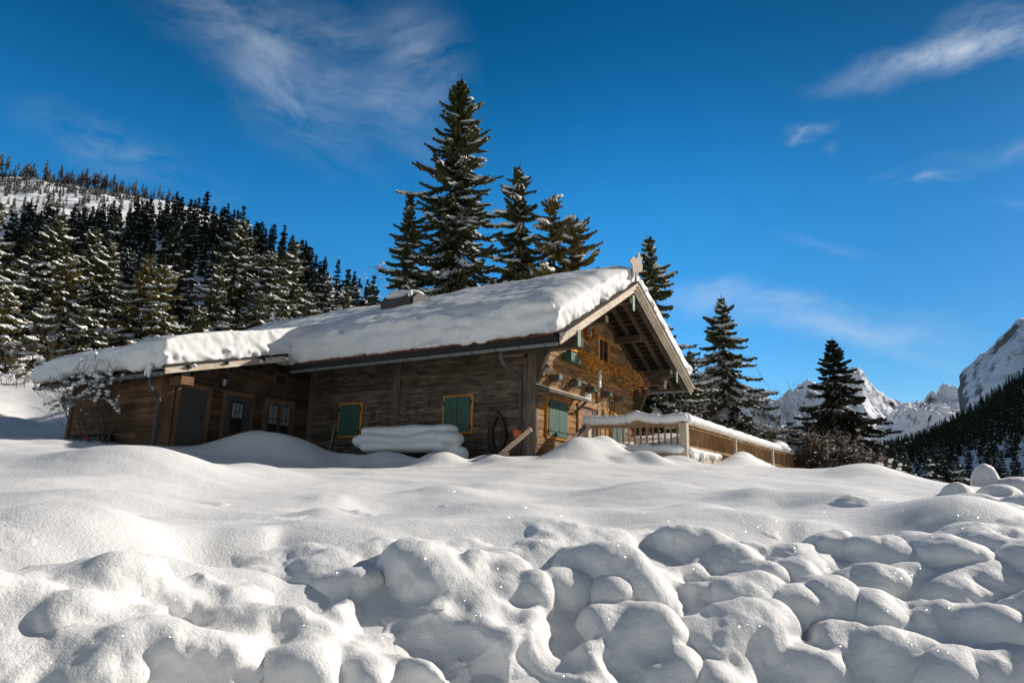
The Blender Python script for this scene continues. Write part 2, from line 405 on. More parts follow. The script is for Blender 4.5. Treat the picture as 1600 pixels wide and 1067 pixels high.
def remeshed(mb, name, voxel, mname, org, disp=None, smooth_it=0, frame='hut'):
    """union of closed shapes melted into one snow body; org = base point"""
    me = bpy.data.meshes.new('tmp'); me.from_pydata([tuple(Vector(v) - Vector(org)) for v in mb.v], [], mb.f); me.update()
    tmp = bpy.data.objects.new('tmp', me); col.objects.link(tmp)
    md = tmp.modifiers.new('r', 'REMESH'); md.mode = 'VOXEL'; md.voxel_size = voxel; md.adaptivity = 0; md.use_smooth_shade = True
    if smooth_it:
        sm = tmp.modifiers.new('s', 'SMOOTH'); sm.factor = .5; sm.iterations = smooth_it
    dg = bpy.context.evaluated_depsgraph_get(); dg.update()
    me2 = bpy.data.meshes.new_from_object(tmp.evaluated_get(dg))
    bpy.data.objects.remove(tmp); bpy.data.meshes.remove(me)
    me2.name = name; me2.materials.clear(); me2.materials.append(MATS[mname])
    if disp:
        n = len(me2.vertices); co = np.empty(n * 3, np.float32); me2.vertices.foreach_get('co', co); co = co.reshape(-1, 3)
        no = np.empty(n * 3, np.float32); me2.vertices.foreach_get('normal', no) if hasattr(me2.vertices[0], 'normal') else None; no = no.reshape(-1, 3)
        d = np.zeros(n)
        for amp, fr in disp:
            x, y, z = co[:, 0] * fr + fr, co[:, 1] * fr + 7.3, co[:, 2] * fr - 3.1
            a_ = abs(amp); v_ = vnoise3(x * .8 + .6 * z, y, z * .8 - .6 * x); d += a_ * (v_ if amp > 0 else (v_ * np.clip(.75 - no[:, 2] * 1.1, 0, 1)))
        co += no * d[:, None]
        me2.vertices.foreach_set('co', co.ravel())
    me2.polygons.foreach_set('use_smooth', [True] * len(me2.polygons)); me2.update()
    o = bpy.data.objects.new(name, me2); col.objects.link(o)
    if frame == 'hut': o.location = L2W(org); o.rotation_euler = (0, 0, HROT)
    else: o.location = org
    return o

# ------------------------------------------------------------------ the ground
def loc_pt(x, y, z): p = L2W((x, y, z)); return (p.x, p.y, p.z)
cp = []
for px, py, d in [(0, 682, 21), (110, 690, 19.5), (-250, 660, 22), (0, 735, 12), (250, 740, 11.5), (500, 742, 12), (760, 744, 11.5), (1000, 745, 12), (1200, 755, 12), (1380, 770, 12),
                  (1500, 790, 11.5), (1700, 800, 12), (0, 790, 7.5), (300, 795, 7.5), (600, 795, 7.6), (900, 793, 7.8), (1200, 800, 8), (1400, 815, 8.6), (1560, 835, 8.5), (1750, 860, 8.5),
                  (1250, 733, 20.5), (1350, 738, 18), (1440, 752, 16), (1520, 768, 14), (1640, 785, 13.5),
                  (0, 880, 4.3), (250, 890, 4.3), (500, 880, 4.5), (750, 865, 4.7), (930, 845, 5.1), (1100, 830, 5.7), (1280, 845, 6.0), (1450, 880, 6.0), (1600, 885, 6.2), (1800, 900, 6.5), (-250, 880, 4.2),
                  (0, 985, 3.85), (400, 985, 3.92), (800, 985, 4.1), (1150, 970, 4.8), (1450, 985, 5.3), (1650, 985, 5.6), (0, 1085, 3.5), (400, 1085, 3.55), (800, 1085, 3.7), (1200, 1085, 4.25), (1600, 1085, 4.75), (-250, 1000, 3.8), (1850, 1000, 5.8),
                  ]:
    cp.append(tuple(at(px, py, d)))
for p in [(0, -.4, -.10), (-4, -.4, -.12), (-7.6, -.6, -.05), (-7.8, -5.2, -.04), (-12.6, -5.2, .26), (-15, -5.4, .42), (1.4, -1.5, -.12), (3.1, 1.9, -.1), (3.4, 7, -.12), (3.5, 12, -.05), (3.5, 17, -.15), (5.5, 14, -.3), (0, 8, -.2), (-6, 10, .3), (-15, 9, 1.0), (-15, 2, .9), (-22, -2, 1.1), (-20, -9, .95), (6.5, 18, -.4), (-5, 3, 0)]:
    cp.append(loc_pt(*p))
# beyond the rise, the ground: up behind the annex on the left, down towards the valley on the right
for px, py, d in [(20, 640, 30), (90, 605, 38), (0, 590, 44), (-200, 560, 46), (100, 590, 60), (300, 570, 60), (450, 590, 60), (600, 650, 48), (0, 585, 75), (1100, 700, 34), (1300, 728, 34), (1400, 760, 34), (1600, 800, 34), (1800, 820, 40),
                  (700, 690, 60), (1000, 720, 60), (1300, 760, 60), (1600, 800, 60), (1900, 830, 60), (200, 560, 80), (500, 600, 80), (800, 700, 80)]:
    cp.append(tuple(at(px, py, d)))
for x, y, z in [(-4, 1.5, -1.5), (-2, 2.2, -1.5), (0, 2.7, -1.5), (1.5, 3.0, -1.5), (3, 2.9, -1.5), (4.5, 2.6, -1.55), (6.5, 4, -1.4), (8, 6, -1.3), (-6, 1, -1.4), (0, 1.2, -1.6), (3, 1.2, -1.6), (0, -5, -1.6), (-8, -5, -1.6), (8, -5, -1.6), (12, 5, -1.5), (20, 10, -1.8), (-12, 3, -.6), (-20, 10, .4), (-30, 5, .6)]:
    cp.append((x, y, z))
cp = np.array(cp)
def warpxy(x, y):                                  # compress distance so far points do not dominate
    r = np.hypot(x, y) + 1e-6; k = np.log1p(r / 3.0) * 3.0 / r; return x * k, y * k
cx, cy = warpxy(cp[:, 0], cp[:, 1])
rr = np.hypot(cp[:, 0], cp[:, 1])
cz = cp[:, 2]
def phi(r): return np.sqrt(r * r + .02)
A_ = phi(np.hypot(cx[:, None] - cx[None], cy[:, None] - cy[None])) + 0; n_ = len(cx)
A_ -= np.eye(n_) * .10
M_ = np.zeros((n_ + 3, n_ + 3)); M_[:n_, :n_] = A_; M_[:n_, n_] = 1; M_[:n_, n_ + 1] = cx; M_[:n_, n_ + 2] = cy; M_[n_:, :n_] = M_[:n_, n_:].T
RBF = np.linalg.solve(M_, np.concatenate([cz, [0, 0, 0]]))
def base_h(x, y):
    X, Y = warpxy(x, y); out = RBF[n_] + RBF[n_ + 1] * X + RBF[n_ + 2] * Y
    for i in range(n_): out = out + RBF[i] * phi(np.hypot(X - cx[i], Y - cy[i]))
    return out
def bh1(x, y): return float(base_h(np.array([x]), np.array([y]))[0])
def hit_ground(px, py, d0=2.2, d1=40):
    v = ray(px, py); v = v / math.hypot(v.x, v.y)
    ds = np.linspace(2.9 if d0 < 3 else d0, d1, 1500) if d1 > 8 else np.linspace(d0, d1, 500)
    g = base_h(v.x * ds, v.y * ds) - v.z * ds
    k = np.argmax(g > 0) if (g > 0).any() else len(ds) - 1
    return v * float(ds[k]), float(ds[k])

# drifts and hollows on the smooth snow: (px, py, width px, depth m along view, height m)
drifts = [(1520, 845, 120, .8, .22), (1370, 850, 60, .5, -.03), (1290, 800, 110, .5, .06), (360, 868, 60, .10, -.035), (300, 862, 40, .10, -.03), (432, 852, 12, .22, -.04), (455, 880, 14, .2, -.04), (485, 893, 20, .15, -.03), (540, 800, 34, .10, -.03), (515, 785, 10, .25, -.03), (50, 775, 160, .5, .10), (700, 800, 130, .25, -.03), (1180, 820, 90, .3, .05), (1230, 835, 14, .5, -.05), (980, 760, 160, .3, -.03), (230, 712, 85, .8, .05), (100, 718, 90, .9, .02), (60, 745, 170, .9, .14), (230, 757, 130, .7, .20), (400, 745, 70, .5, .09), (60, 830, 140, .5, .10), (160, 850, 90, .35, .06),
          (400, 845, 60, .35, .04), (330, 870, 110, .25, -.04), (470, 830, 50, .35, .04), (620, 790, 80, .4, -.05), (700, 772, 70, .5, .07), (850, 830, 90, .35, .06), (930, 812, 70, .4, -.05), (150, 790, 120, .5, .08), (300, 805, 90, .3, -.05), (1060, 770, 90, .6, .06), (445, 865, 18, .5, -.05), (520, 785, 26, .45, .10), (560, 800, 60, .22, -.07), (505, 805, 40, .3, .05), (540, 850, 70, .5, .06),
          (660, 840, 100, .5, .05), (760, 800, 100, .6, .05), (1000, 775, 130, .7, .05), (880, 770, 90, .5, -.04), (1090, 800, 60, .4, .05), (1220, 800, 24, .5, -.07), (1180, 790, 60, .5, .06), (1380, 815, 140, .7, .12), (1290, 780, 90, .5, .05),
          (1350, 742, 50, .9, .10), (1500, 762, 75, .8, .05), (1570, 765, 45, .8, .12), (1420, 800, 80, .4, .04)]
# drift heaps beside the hut in hut coordinates: x, y, rx, ry, height, rotation
heaps = [(-6.5, -2.9, 1.35, 1.2, .50, 0), (-5.6, -2.7, 1.1, 1.1, .22, 0), (-7.5, -3.0, .9, 1.2, .22, 0), (-3.1, -1.9, 1.1, .55, .20, 0), (-1.3, -2.2, .55, .55, .30, 0), (-4.2, -1.6, 1.2, .5, .18, 0),
         (.2, -1.9, .5, .4, .10, 0), (1.5, -.3, .62, .7, .50, 0), (1.8, .40, .36, .40, .26, 0), (1.2, -1.0, .5, .5, .14, 0), (2.5, -.5, .3, .25, .10, 0), (2.4, .3, .9, .6, .30, 0), (2.95, -.1, .45, .3, .16, 0), (4.1, 3.6, .5, 1.0, .22, 0), (3.95, 5.0, .45, 1.5, .24, 0), (4.1, 8, .5, 2.6, .16, 0), (4.2, 12, .6, 2.6, .02, 0), (-.6, -1.3, .4, .3, .12, 0), (3.2, 1.2, .5, .4, .2, 0)]
dr = []
for px, py, w, dp, h in drifts:
    if w < 30: h *= .32; w *= 1.3
    P, d = hit_ground(px, py); a = math.atan2(P.x, P.y); dr.append((P.x, P.y, w / 1094 * d, dp * d / 8 if d > 8 else dp, h * (.5 + d / 16) * 1.75, a))
def heap_h(x, y):
    s = np.zeros_like(x)
    for X, Y, rx, ry, h, a in dr:
        dx = x - X; dy = y - Y; ca, sa = math.cos(a), math.sin(a)
        u = dx * ca - dy * sa; v = dx * sa + dy * ca
        s += h * np.exp(-(u / rx) ** 2 - (v / ry) ** 2)
    ca, sa = math.cos(-HROT), math.sin(-HROT)
    dx = x - HC.x; dy = y - HC.y; lx = dx * ca - dy * sa; ly = dx * sa + dy * ca
    for X, Y, rx, ry, h, a in heaps:
        q = ((lx - X) / rx) ** 2 + ((ly - Y) / ry) ** 2
        s += h * np.exp(-(q ** 1.25))
    return s
# chunks of ploughed snow: centre px, half width px, half height px, push
lumps = [(100, 915, 88, 52), (55, 985, 60, 50), (170, 990, 70, 45), (260, 925, 62, 34), (345, 930, 75, 40), (400, 985, 80, 60), (300, 1030, 110, 50), (120, 1045, 100, 45), (440, 1050, 70, 45),
         (525, 960, 62, 42), (480, 1010, 50, 50), (560, 1035, 60, 40), (535, 915, 45, 22), (700, 915, 88, 55), (640, 975, 60, 45), (765, 905, 55, 45), (745, 985, 70, 60), (650, 1050, 70, 40), (825, 935, 34, 48),
         (800, 1010, 75, 60), (880, 925, 34, 32), (860, 1050, 60, 40), (965, 905, 78, 56), (915, 880, 40, 30), (1030, 905, 36, 42), (985, 1000, 66, 52), (930, 1045, 55, 50), (1035, 1040, 50, 40), (1080, 855, 58, 40), (1040, 845, 32, 22), (1085, 940, 34, 36),
         (1125, 885, 60, 32), (1070, 900, 36, 26), (1160, 940, 62, 48), (1130, 1000, 70, 55), (1190, 905, 34, 34), (1215, 865, 52, 24), (1205, 1010, 50, 55), (1290, 850, 42, 22), (1285, 890, 44, 36), (1345, 870, 36, 24), (1240, 900, 34, 26),
         (1300, 955, 40, 48), (1250, 960, 44, 46), (1350, 925, 46, 44), (1395, 885, 52, 32), (1425, 925, 42, 34), (1385, 980, 46, 48), (1320, 1030, 50, 50), (1245, 1050, 55, 40), (1130, 1062, 60, 30), (1440, 985, 40, 46), (1410, 1045, 55, 45),
         (1490, 885, 62, 36), (1555, 868, 52, 30), (1600, 885, 42, 34), (1520, 935, 62, 42), (1590, 945, 46, 42), (1480, 1000, 46, 46), (1545, 1010, 58, 46), (1610, 1015, 46, 46), (1490, 1060, 50, 40), (1580, 1065, 50, 34), (1580, 850, 40, 16), (1445, 880, 30, 22),
         (1502, 772, 22, 12), (1545, 756, 19, 20), (1528, 786, 36, 10), (1572, 776, 30, 12), (1600, 766, 34, 13), (1490, 790, 24, 8), (1565, 803, 46, 12), (1620, 795, 40, 14), (1600, 822, 40, 12), (600, 1000, 40, 40), (705, 1030, 50, 40), (20, 930, 50, 40), (-60, 960, 90, 60), (-160, 920, 80, 50), (1680, 900, 70, 45), (1700, 990, 80, 60), (-40, 1050, 80, 40)]
rl = random.Random(5)
lump3 = []
for px, py, w, h in lumps:
    P, d = hit_ground(px, py + h * .25)
    k = d / 1094; big_ = 1.14 if py > 810 else 1.0; rx = w * k * 1.02 * big_; rz = h * k * big_; ry = rx * .78
    if py < 810: rz = h * k * 1.7; rx *= .9; ry = rx * .8
    lump3.append((P.x, P.y + ry * .25, P.z - rz * .15, rx, ry, rz * 1.05, rl.uniform(-.5, .5)))
for i in range(26):                              # crumbs and small chunks between them
    px = rl.uniform(-150, 1720); py = rl.uniform(900, 1090) if px < 1000 else rl.uniform(870, 1090)
    P, d = hit_ground(px, py, 2.2, 8); k = d / 1094; s = rl.uniform(9, 34) * k
    lump3.append((P.x, P.y, P.z - s * .1, s * rl.uniform(.8, 1.5), s * rl.uniform(.7, 1.2), s * rl.uniform(.7, 1.2), rl.uniform(-1, 1)))
nf, nrr = 1050, 760
th_ = np.concatenate([np.linspace(R(-100), R(-44), 90)[:-1], np.linspace(R(-44), R(44), nf), np.linspace(R(44), R(115), 90)[1:]])
rad = np.concatenate([np.linspace(.3, 2.2, 12)[:-1], np.exp(np.linspace(math.log(2.2), math.log(95), nrr))])
TT, RR_ = np.meshgrid(th_, rad)
GX = RR_ * np.sin(TT); GY = RR_ * np.cos(TT)
GZ = base_h(GX, GY) + heap_h(GX, GY)
GZ += .05 * fbm(GX * .35, GY * .35, 3) * np.clip(RR_ / 8, .3, 2) + .020 * fbm(GX * 1.3, GY * 1.3, 4) + .035 * fbm(GX * .8 + 9, GY * .8, 2) * np.clip((RR_ - 4) / 3, 0, 1) + .035 * fbm(GX * .5 + 3, GY * 1.7, 3)
# ploughed bank: smooth union of chunks, then rough fracture texture only on the bank
bank = np.zeros_like(GZ)
wx = GX + .05 * fbm(GX * 5, GY * 5, 3); wy = GY + .05 * fbm(GX * 5 + 40, GY * 5, 3)
kk = .028
for (X, Y, Z_, rx, ry, rz, a) in lump3:
    if Y < 7.2: continue
    Rm = max(rx, ry * 1.75) * 1.15; kk = (.09 if X < -.75 else .035) if Y < 6.5 else .06
    m_ = (np.abs(GX - X) < Rm) & (np.abs(GY - Y) < Rm)
    if not m_.any(): continue
    dx = wx[m_] - X; dy = wy[m_] - Y; ca, sa = math.cos(a * .5), math.sin(a * .5)
    lx_ = dx * ca + dy * sa; ly_ = -dx * sa + dy * ca; ly_ = np.where(ly_ > 0, ly_ / 1.7, ly_)
    q = np.abs(lx_ / rx) ** 2.1 + np.abs(ly_ / ry) ** 2.1
    ok = q < 1
    zt = np.where(ok, Z_ + rz * np.sqrt(np.clip(1 - q, 0, 1)), -99)
    z0 = GZ[m_]; hh = np.clip(.5 + .5 * (zt - z0) / kk, 0, 1)
    nz_ = np.where(ok, z0 * (1 - hh) + zt * hh + kk * hh * (1 - hh), z0)
    GZ[m_] = np.maximum(nz_, z0); b_ = bank[m_]; bank[m_] = np.maximum(b_, np.where(ok, 1, 0))
hole_list = []
for px, py, w, dep in [(590, 905, 22, .16), (640, 930, 14, .08), (738, 1035, 16, .16), (905, 965, 16, .18), (880, 905, 14, .12), (845, 985, 10, .10), (1110, 905, 12, .06), (1215, 935, 10, .10), (1270, 1010, 12, .12), (1300, 905, 9, .08), (1450, 950, 12, .12), (215, 1050, 22, .10), (100, 1010, 30, .10), (1010, 965, 10, .12), (1360, 1040, 12, .1), (455, 930, 12, .06)]:
    P, d = hit_ground(px, py); q = w / 1094 * d; hole_list.append((P.x, P.y, q, dep))
near = np.clip((6.8 - RR_) / 1.2, 0, 1) * np.clip((-.25 - base_h(GX, GY)) / .15, 0, 1)
GZ += near * (.05 * fbm(GX * 1.6, GY * 1.6, 3))
V = np.stack([GX, GY, GZ], -1).reshape(-1, 3)
def holes(x, y):
    o = np.zeros_like(x)
    for X, Y, q, dep in hole_list: o += dep * np.exp(-((x - X) / q) ** 2 - ((y - Y) / (q * 1.6)) ** 2)
    return o
g = link(np_mesh('snow_ground', V, gridf(len(rad), len(th_))[:, ::-1], 'snow'), 'snow_ground'); tag(g, kind='structure')
# the ploughed bank: slab and tumbled chunks melted into one body with real overhangs
bx = np.arange(-5.2, 6.6, .06); by = np.arange(1.7, 7.6, .06); BX, BY = np.meshgrid(bx, by)
msk = np.zeros_like(BX)
for (X, Y, Z_, rx, ry, rz, a) in lump3:
    if Y >= 7.2: continue
    q = np.hypot((BX - X) / (rx + .12), (BY - Y) / (ry + .12)); msk = np.maximum(msk, np.clip(2.0 - q, 0, 1))
BZ = base_h(BX, BY) + heap_h(BX, BY) + .05 * fbm(BX * .35, BY * .35, 3) * np.clip(np.hypot(BX, BY) / 8, .3, 2)
BZ += (-.07 + .085 * msk) - holes(BX, BY) * 1.5 + .05 * msk * fbm(BX * 1.6, BY * 1.6, 3)
edge = np.minimum(np.minimum(BX - bx[0], bx[-1] - BX), by[-1] - BY); BZ -= .5 * np.clip(1 - edge / .4, 0, 1)
mbk = MB(); nr_, nc_ = BX.shape; top = np.stack([BX, BY, BZ], -1).reshape(-1, 3); bot = top.copy(); bot[:, 2] = -2.6
fq = gridf(nr_, nc_); mbk.v = [tuple(v) for v in top] + [tuple(v) for v in bot]; N0 = len(top); fl = [tuple(int(i) for i in f) for f in fq]
fl += [tuple(int(i) + N0 for i in reversed(f)) for f in fq]
ring = [i for i in range(nc_)] + [r * nc_ + nc_ - 1 for r in range(1, nr_)] + [(nr_ - 1) * nc_ + i for i in range(nc_ - 2, -1, -1)] + [r * nc_ for r in range(nr_ - 2, 0, -1)]
fl += [(a, a + N0, b + N0, b) for a, b in zip(ring, ring[1:] + ring[:1])]
mbk.f = fl; mbk.mi = [0] * len(fl)
rb = random.Random(77)
def chunk(m, c, r, rot, e1, e2, seed):
    seg, rings = 22, 14; q = random.Random(seed); ph = [q.uniform(0, 6.28) for _ in range(6)]; vs = []
    sp = lambda v, e: math.copysign(abs(v) ** e, v)
    for i in range(rings + 1):
        a = math.pi * i / rings
        for k in range(seg):
            t = 2 * math.pi * k / seg
            v = Vector((sp(math.sin(a), e1) * sp(math.cos(t), e2), sp(math.sin(a), e1) * sp(math.sin(t), e2), sp(math.cos(a), e1)))
            w = 1 + (.12 * math.sin(2 * t + ph[0] + a) + .08 * math.sin(3 * t + ph[2] - 2 * a)) * math.sin(a) + .08 * math.sin(3 * a + ph[1])
            vs.append(Vector(c) + rot @ Vector((v.x * r[0] * w, v.y * r[1] * w, v.z * r[2] * w)))
    m.add(vs, [(i * seg + k, (i + 1) * seg + k, (i + 1) * seg + (k + 1) % seg, i * seg + (k + 1) % seg) for i in range(rings) for k in range(seg)])
from mathutils import Euler
for i, (X, Y, Z_, rx, ry, rz, a) in enumerate(lump3):
    if Y >= 7.2: continue
    rot = Euler((rb.uniform(-.35, .15), rb.uniform(-.3, .3), rb.uniform(-.6, .6))).to_matrix()
    chunk(mbk, (X, Y, Z_), (rx * 1.02, ry * 1.05, rz), rot, rb.uniform(.72, 1.0), rb.uniform(.7, 1.0), i)
o = remeshed(mbk, 'snow_bank', .021, 'snow', (0, 4, -.5), [(.085, 1.5), (.045, 3.6), (.016, 8), (-.022, 8), (-.02, 20), (.005, 24)], 7, 'world'); tag(o, kind='structure')
def ground_z(x, y):
    return float(base_h(np.array([x]), np.array([y]))[0] + heap_h(np.array([float(x)]), np.array([float(y)]))[0])

# ------------------------------------------------------------------ far terrain
def strip(name, pxs, rows, mname, nseg, nsub, namp=0, nfreq=.01, rid=False, kind='structure'):
    """rows: list of (distance, [y per px]) from near to far; a real sloping sheet between them"""
    xs = np.linspace(pxs[0], pxs[-1], nseg)
    P = []
    for d, ys in rows:
        yv = np.interp(xs, pxs, ys); dv = np.interp(xs, pxs, d) if isinstance(d, (list, tuple)) else np.full(nseg, float(d))
        P.append(np.array([tuple(at(x, y, dd)) for x, y, dd in zip(xs, yv, dv)]))
    out = []; par = []
    for i in range(len(P) - 1):
        for k in range(nsub):
            t = k / nsub; out.append(P[i] * (1 - t) + P[i + 1] * t)
    out.append(P[-1]); out = np.array(out)
    x, y = out[..., 0], out[..., 1]
    if namp:
        nn = (ridged(x * nfreq, y * nfreq, 7) - .45) * 2 if rid else fbm(x * nfreq, y * nfreq, 6)
        out[..., 2] += namp * nn
        out[..., 0] += namp * .4 * fbm(x * nfreq * 1.5 + 50, out[..., 2] * nfreq * 1.5, 5)
    nr, nc = out.shape[:2]
    o = link(np_mesh(name, out.reshape(-1, 3), gridf(nr, nc), mname), name); tag(o, kind=kind)
    return out
# ------------------------------------------------------------------ the hut (hut coordinates: X along the long wall, gable at X=0; Y back along the gable; Z up from the snow)
hut = thing('alpine_hut', 'weathered log alpine hut with green shutters, low wing on the left and snow-buried roof', 'hut', (0, 0, 0))
rh = random.Random(21)
def roof_z(y): return 2.63 + .538 * (y + 1.37) if y < 3.2 else 5.09 - .452 * (y - 3.2)
def logs(axis, span, z0, z1, h, off, thick, segs=(), zlim=None, seed=1, rag=.008):
    """one course after another, each board slightly proud or back, face towards -Y (axis 'x') or +X (axis 'y')"""
    m = MB(); r = random.Random(seed); z = z0
    while z < z1 - .02:
        hh = h * r.uniform(.8, 1.22); zt = min(z + hh, z1); a, b = span
        if zlim: a, b = zlim(zt, a, b)
        if b - a > .1:
            cuts = [a]; c = a + r.uniform(.6, 4.5)
            while c < b - .5: cuts.append(c); c += r.uniform(2.2, 4.8)
            cuts.append(b)
            for c0, c1 in zip(cuts, cuts[1:]):
                o_ = off + r.uniform(-rag, rag) * 1.5; g_ = .007
                prof = [(o_ - thick, z), (o_ - thick, zt), (o_ - .014, zt - .002), (o_, zt - g_ - .012), (o_ + .002, (z + zt) / 2), (o_, z + g_ + .008), (o_ - .014, z + .001)]
                if axis == 'x': m.prism([(-p[0], p[1]) for p in prof], 'x', c0 + .003, c1 - .003)
                else: m.prism(prof, 'y', c0 + .003, c1 - .003)
        z = zt
    return m
w = logs('x', (-8.3, -.4), -.7, 2.95, .175, 0, .12, seed=3); w.build('long_wall', 'log_grey', hut)
def gl(z, a, b):
    if z > 3.2: a = max(a, (z - 3.28) / .538 + 0)
    if z > 3.4: b = min(b, 3.2 + (5.0 - z) / .452)
    return a, b
w = logs('y', (0, 6.5), -.7, 4.85, .175, 0, .12, zlim=gl, seed=4); w.build('gable_wall', 'log_brown', hut)
m = MB(); m.box(-14.8, -.16, .16, 6.6, -.7, 2.85); m.prism([(.16, 2.85), (6.6, 2.85), (3.2, 4.7)], 'x', -14.8, -.16); m.build('rear_walls', 'log_grey', hut)
m = MB()
for x0, x1 in ((-4.83, -4.56),): m.box(x0, x1, -.06, .05, 1.30, 2.78); m.box(x0 + .02, x1 - .02, -.045, .05, .3, 1.30)
m.build('wall_post', 'beam_grey', hut, bevel=.012)
m = MB(); m.box(-8.42, -8.1, -.055, .05, -.6, 2.75); m.build('wall_post', 'beam_grey', hut, bevel=.012)
m = MB(); m.box(-.41, -.29, -.03, .1, -.7, 2.52); m.box(-.28, -.005, -.05, .10, -.7, 2.60); m.build('corner_post', 'beam_grey', hut, bevel=.012)
m = MB(); m.prism([(-.02, 1.70), (.05, 1.9), (.14, 2.2), (.31, 2.58), (.34, 2.86), (-.3, 2.86), (-.3, 1.6)], 'y', -.045, .11); m.build('log_bracket', 'beam_length', hut, bevel=.01)
m = MB(); m.box(-1.0, 1.24, -.09, .14, 2.64, 2.90); m.build('eaves_beam', 'beam_length', hut, bevel=.012)
m = MB(); m.prism([(.0, -.6), (.17, -.6), (.19, 1.74), (.30, 2.1), (.46, 2.45), (.50, 2.68), (1.05, 2.70), (1.08, 2.90), (.0, 2.90)], 'y', 6.5, 6.66); m.build('log_bracket', 'beam_length', hut, bevel=.01)
m = MB(); m.box(-1, 1.3, 6.47, 6.7, 2.91, 3.16); m.build('eaves_beam', 'beam_length', hut, bevel=.012)
m = MB(); m.box(.95, 1.10, 6.44, 6.73, 2.74, 2.94); m.prism([(6.50, 2.74), (6.44, 2.66), (6.50, 2.56), (6.68, 2.56), (6.74, 2.66), (6.68, 2.74)], 'x', .97, 1.08); m.build('beam_peg', 'beam_grey', hut)
m = MB(); m.box(-1, 1.3, 3.08, 3.32, 4.58, 4.84); m.build('ridge_beam', 'beam_length', hut, bevel=.012)
m = MB(); m.box(-.5, 1.25, 1.45, 1.65, 3.62, 3.83); m.build('purlin', 'beam_length', hut, bevel=.012)
m = MB(); m.box(-.5, .9, 4.9, 5.1, 3.85, 4.05); m.build('purlin', 'beam_length', hut, bevel=.012)
# roof
m = MB(); m.prism([(-1.37, 2.57), (-1.37, 2.66), (3.2, 5.12), (3.2, 5.0)], 'x', -15, 1.36); m.prism([(3.2, 5.0), (3.2, 5.12), (8.3, 2.84), (8.3, 2.74)], 'x', -15, 1.36)
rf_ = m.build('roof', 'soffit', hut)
def slope_pt(y, dn): return (y, roof_z(y) - dn)
m = MB()
for k in range(24):
    y = 3.3 + k * .215
    if y > 8.2: break
    m.beam((0, y, roof_z(y) - .115), (1.35, y, roof_z(y) - .115), .13, .018, (0, .41, .91))
for k in range(20):
    y = 3.1 - k * .215; m.beam((0, y, roof_z(y) - .125), (1.35, y, roof_z(y) - .125), .13, .018, (0, -.47, .88))
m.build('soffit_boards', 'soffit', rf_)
for x in (.03, .46, .90, 1.27):
    m = MB(); m.beam((x, 3.2, 4.92), (x, 8.05, roof_z(8.05) - .17), .12, .14); m.build('rafter', 'rafter', hut, bevel=.008)
    m = MB(); m.beam((x, 3.2, 4.91), (x, -1.2, roof_z(-1.2) - .17), .12, .14); m.build('rafter', 'rafter', hut, bevel=.008)
for k in range(9):
    m = MB(); x = -.8 - k * .8; m.beam((x, .1, roof_z(.1) - .17), (x, -1.25, roof_z(-1.25) - .16), .11, .13); m.build('rafter', 'rafter', hut)
for sgn, (ya, yb) in ((0, (-1.40, 3.235)), (1, (3.17, 8.36))):
    for off, hh, x0, x1, mm in ((-.145, .08, 1.37, 1.40, 'verge'), (-.048, .08, 1.37, 1.46, 'verge'), (.048, .075, 1.37, 1.52, 'verge'), (.10, .022, 1.25, 1.55, 'beam_grey'), (-.04, .24, 1.362, 1.372, 'beam_grey')):
        m = MB(); za, zb = roof_z(ya) + off, roof_z(yb) + off
        if sgn == 0: za, zb = 2.63 + .538 * (ya + 1.37) + off, 2.63 + .538 * (yb + 1.37) + off
        else: za, zb = 5.09 - .452 * (ya - 3.2) + off, 5.09 - .452 * (yb - 3.2) + off
        m.prism([(ya, za - hh / 2), (yb, zb - hh / 2), (yb, zb + hh / 2), (ya, za + hh / 2)], 'x', x0, x1); m.build('verge_board', mm, hut)
for y, z0, z1 in ((-.50, 2.53, 2.93), (3.05, 4.28, 4.76), (6.75, 2.74, 3.12)):
    m = MB(); m.prism([(y - .075, z1), (y - .075, z0 + .05), (y, z0), (y + .075, z0 + .05), (y + .075, z1)], 'x', 1.41, 1.435); m.build('pendant_board', 'green_pale', hut)
# eaves: tile edge, dark eaves flashing, zinc gutter with brackets, downpipe
m = MB(); k = 0
x = -7.45
while x < 1.28:
    m.tube([(x, -1.36, 2.70), (x, -1.47, 2.655 + rh.uniform(-.004, .004))], .042, 7); x += .092
m.build('roof_tiles', 'tile_red', rf_, True)
m = MB(); m.prism([(-1.40, 2.46), (-1.49, 2.46), (-1.51, 2.61), (-1.44, 2.66), (-1.38, 2.66)], 'x', -7.5, 1.34); m.build('eaves_flashing', 'dark_metal', hut)
def gutter(m, x0, x1, y, z, r):
    n = 9; vs = []
    for x in (x0, x1):
        for k in range(n):
            t = math.pi * (1 + k / (n - 1)); vs.append((x, y + r * math.cos(t), z + r * math.sin(t)))
    m.add(vs, [(k, k + 1, n + k + 1, n + k) for k in range(n - 1)] + [tuple(range(n)), tuple(range(n, 2 * n))])
m = MB(); gutter(m, -7.5, 1.36, -1.50, 2.45, .065); gt = m.build('gutter', 'zinc', hut, True)
for k in range(13):
    m = MB(); x = -7.1 + k * .68; gutter(m, x, x + .03, -1.50, 2.452, .074); m.build('gutter_bracket', 'pipe_metal', gt)
m = MB(); m.tube([(-.19, -1.47, 2.42), (-.19, -1.45, 2.24), (-.24, -1.28, 2.13), (-.40, -.25, 1.98), (-.43, -.13, 1.90), (-.43, -.12, -.5)], [.06, .042, .042, .042, .042, .042], 10); m.build('downpipe', 'pipe_metal', hut, True)
m = MB(); gutter(m, -.6, 1.35, 8.36, 2.76, .085); m.build('gutter', 'zinc', hut, True)
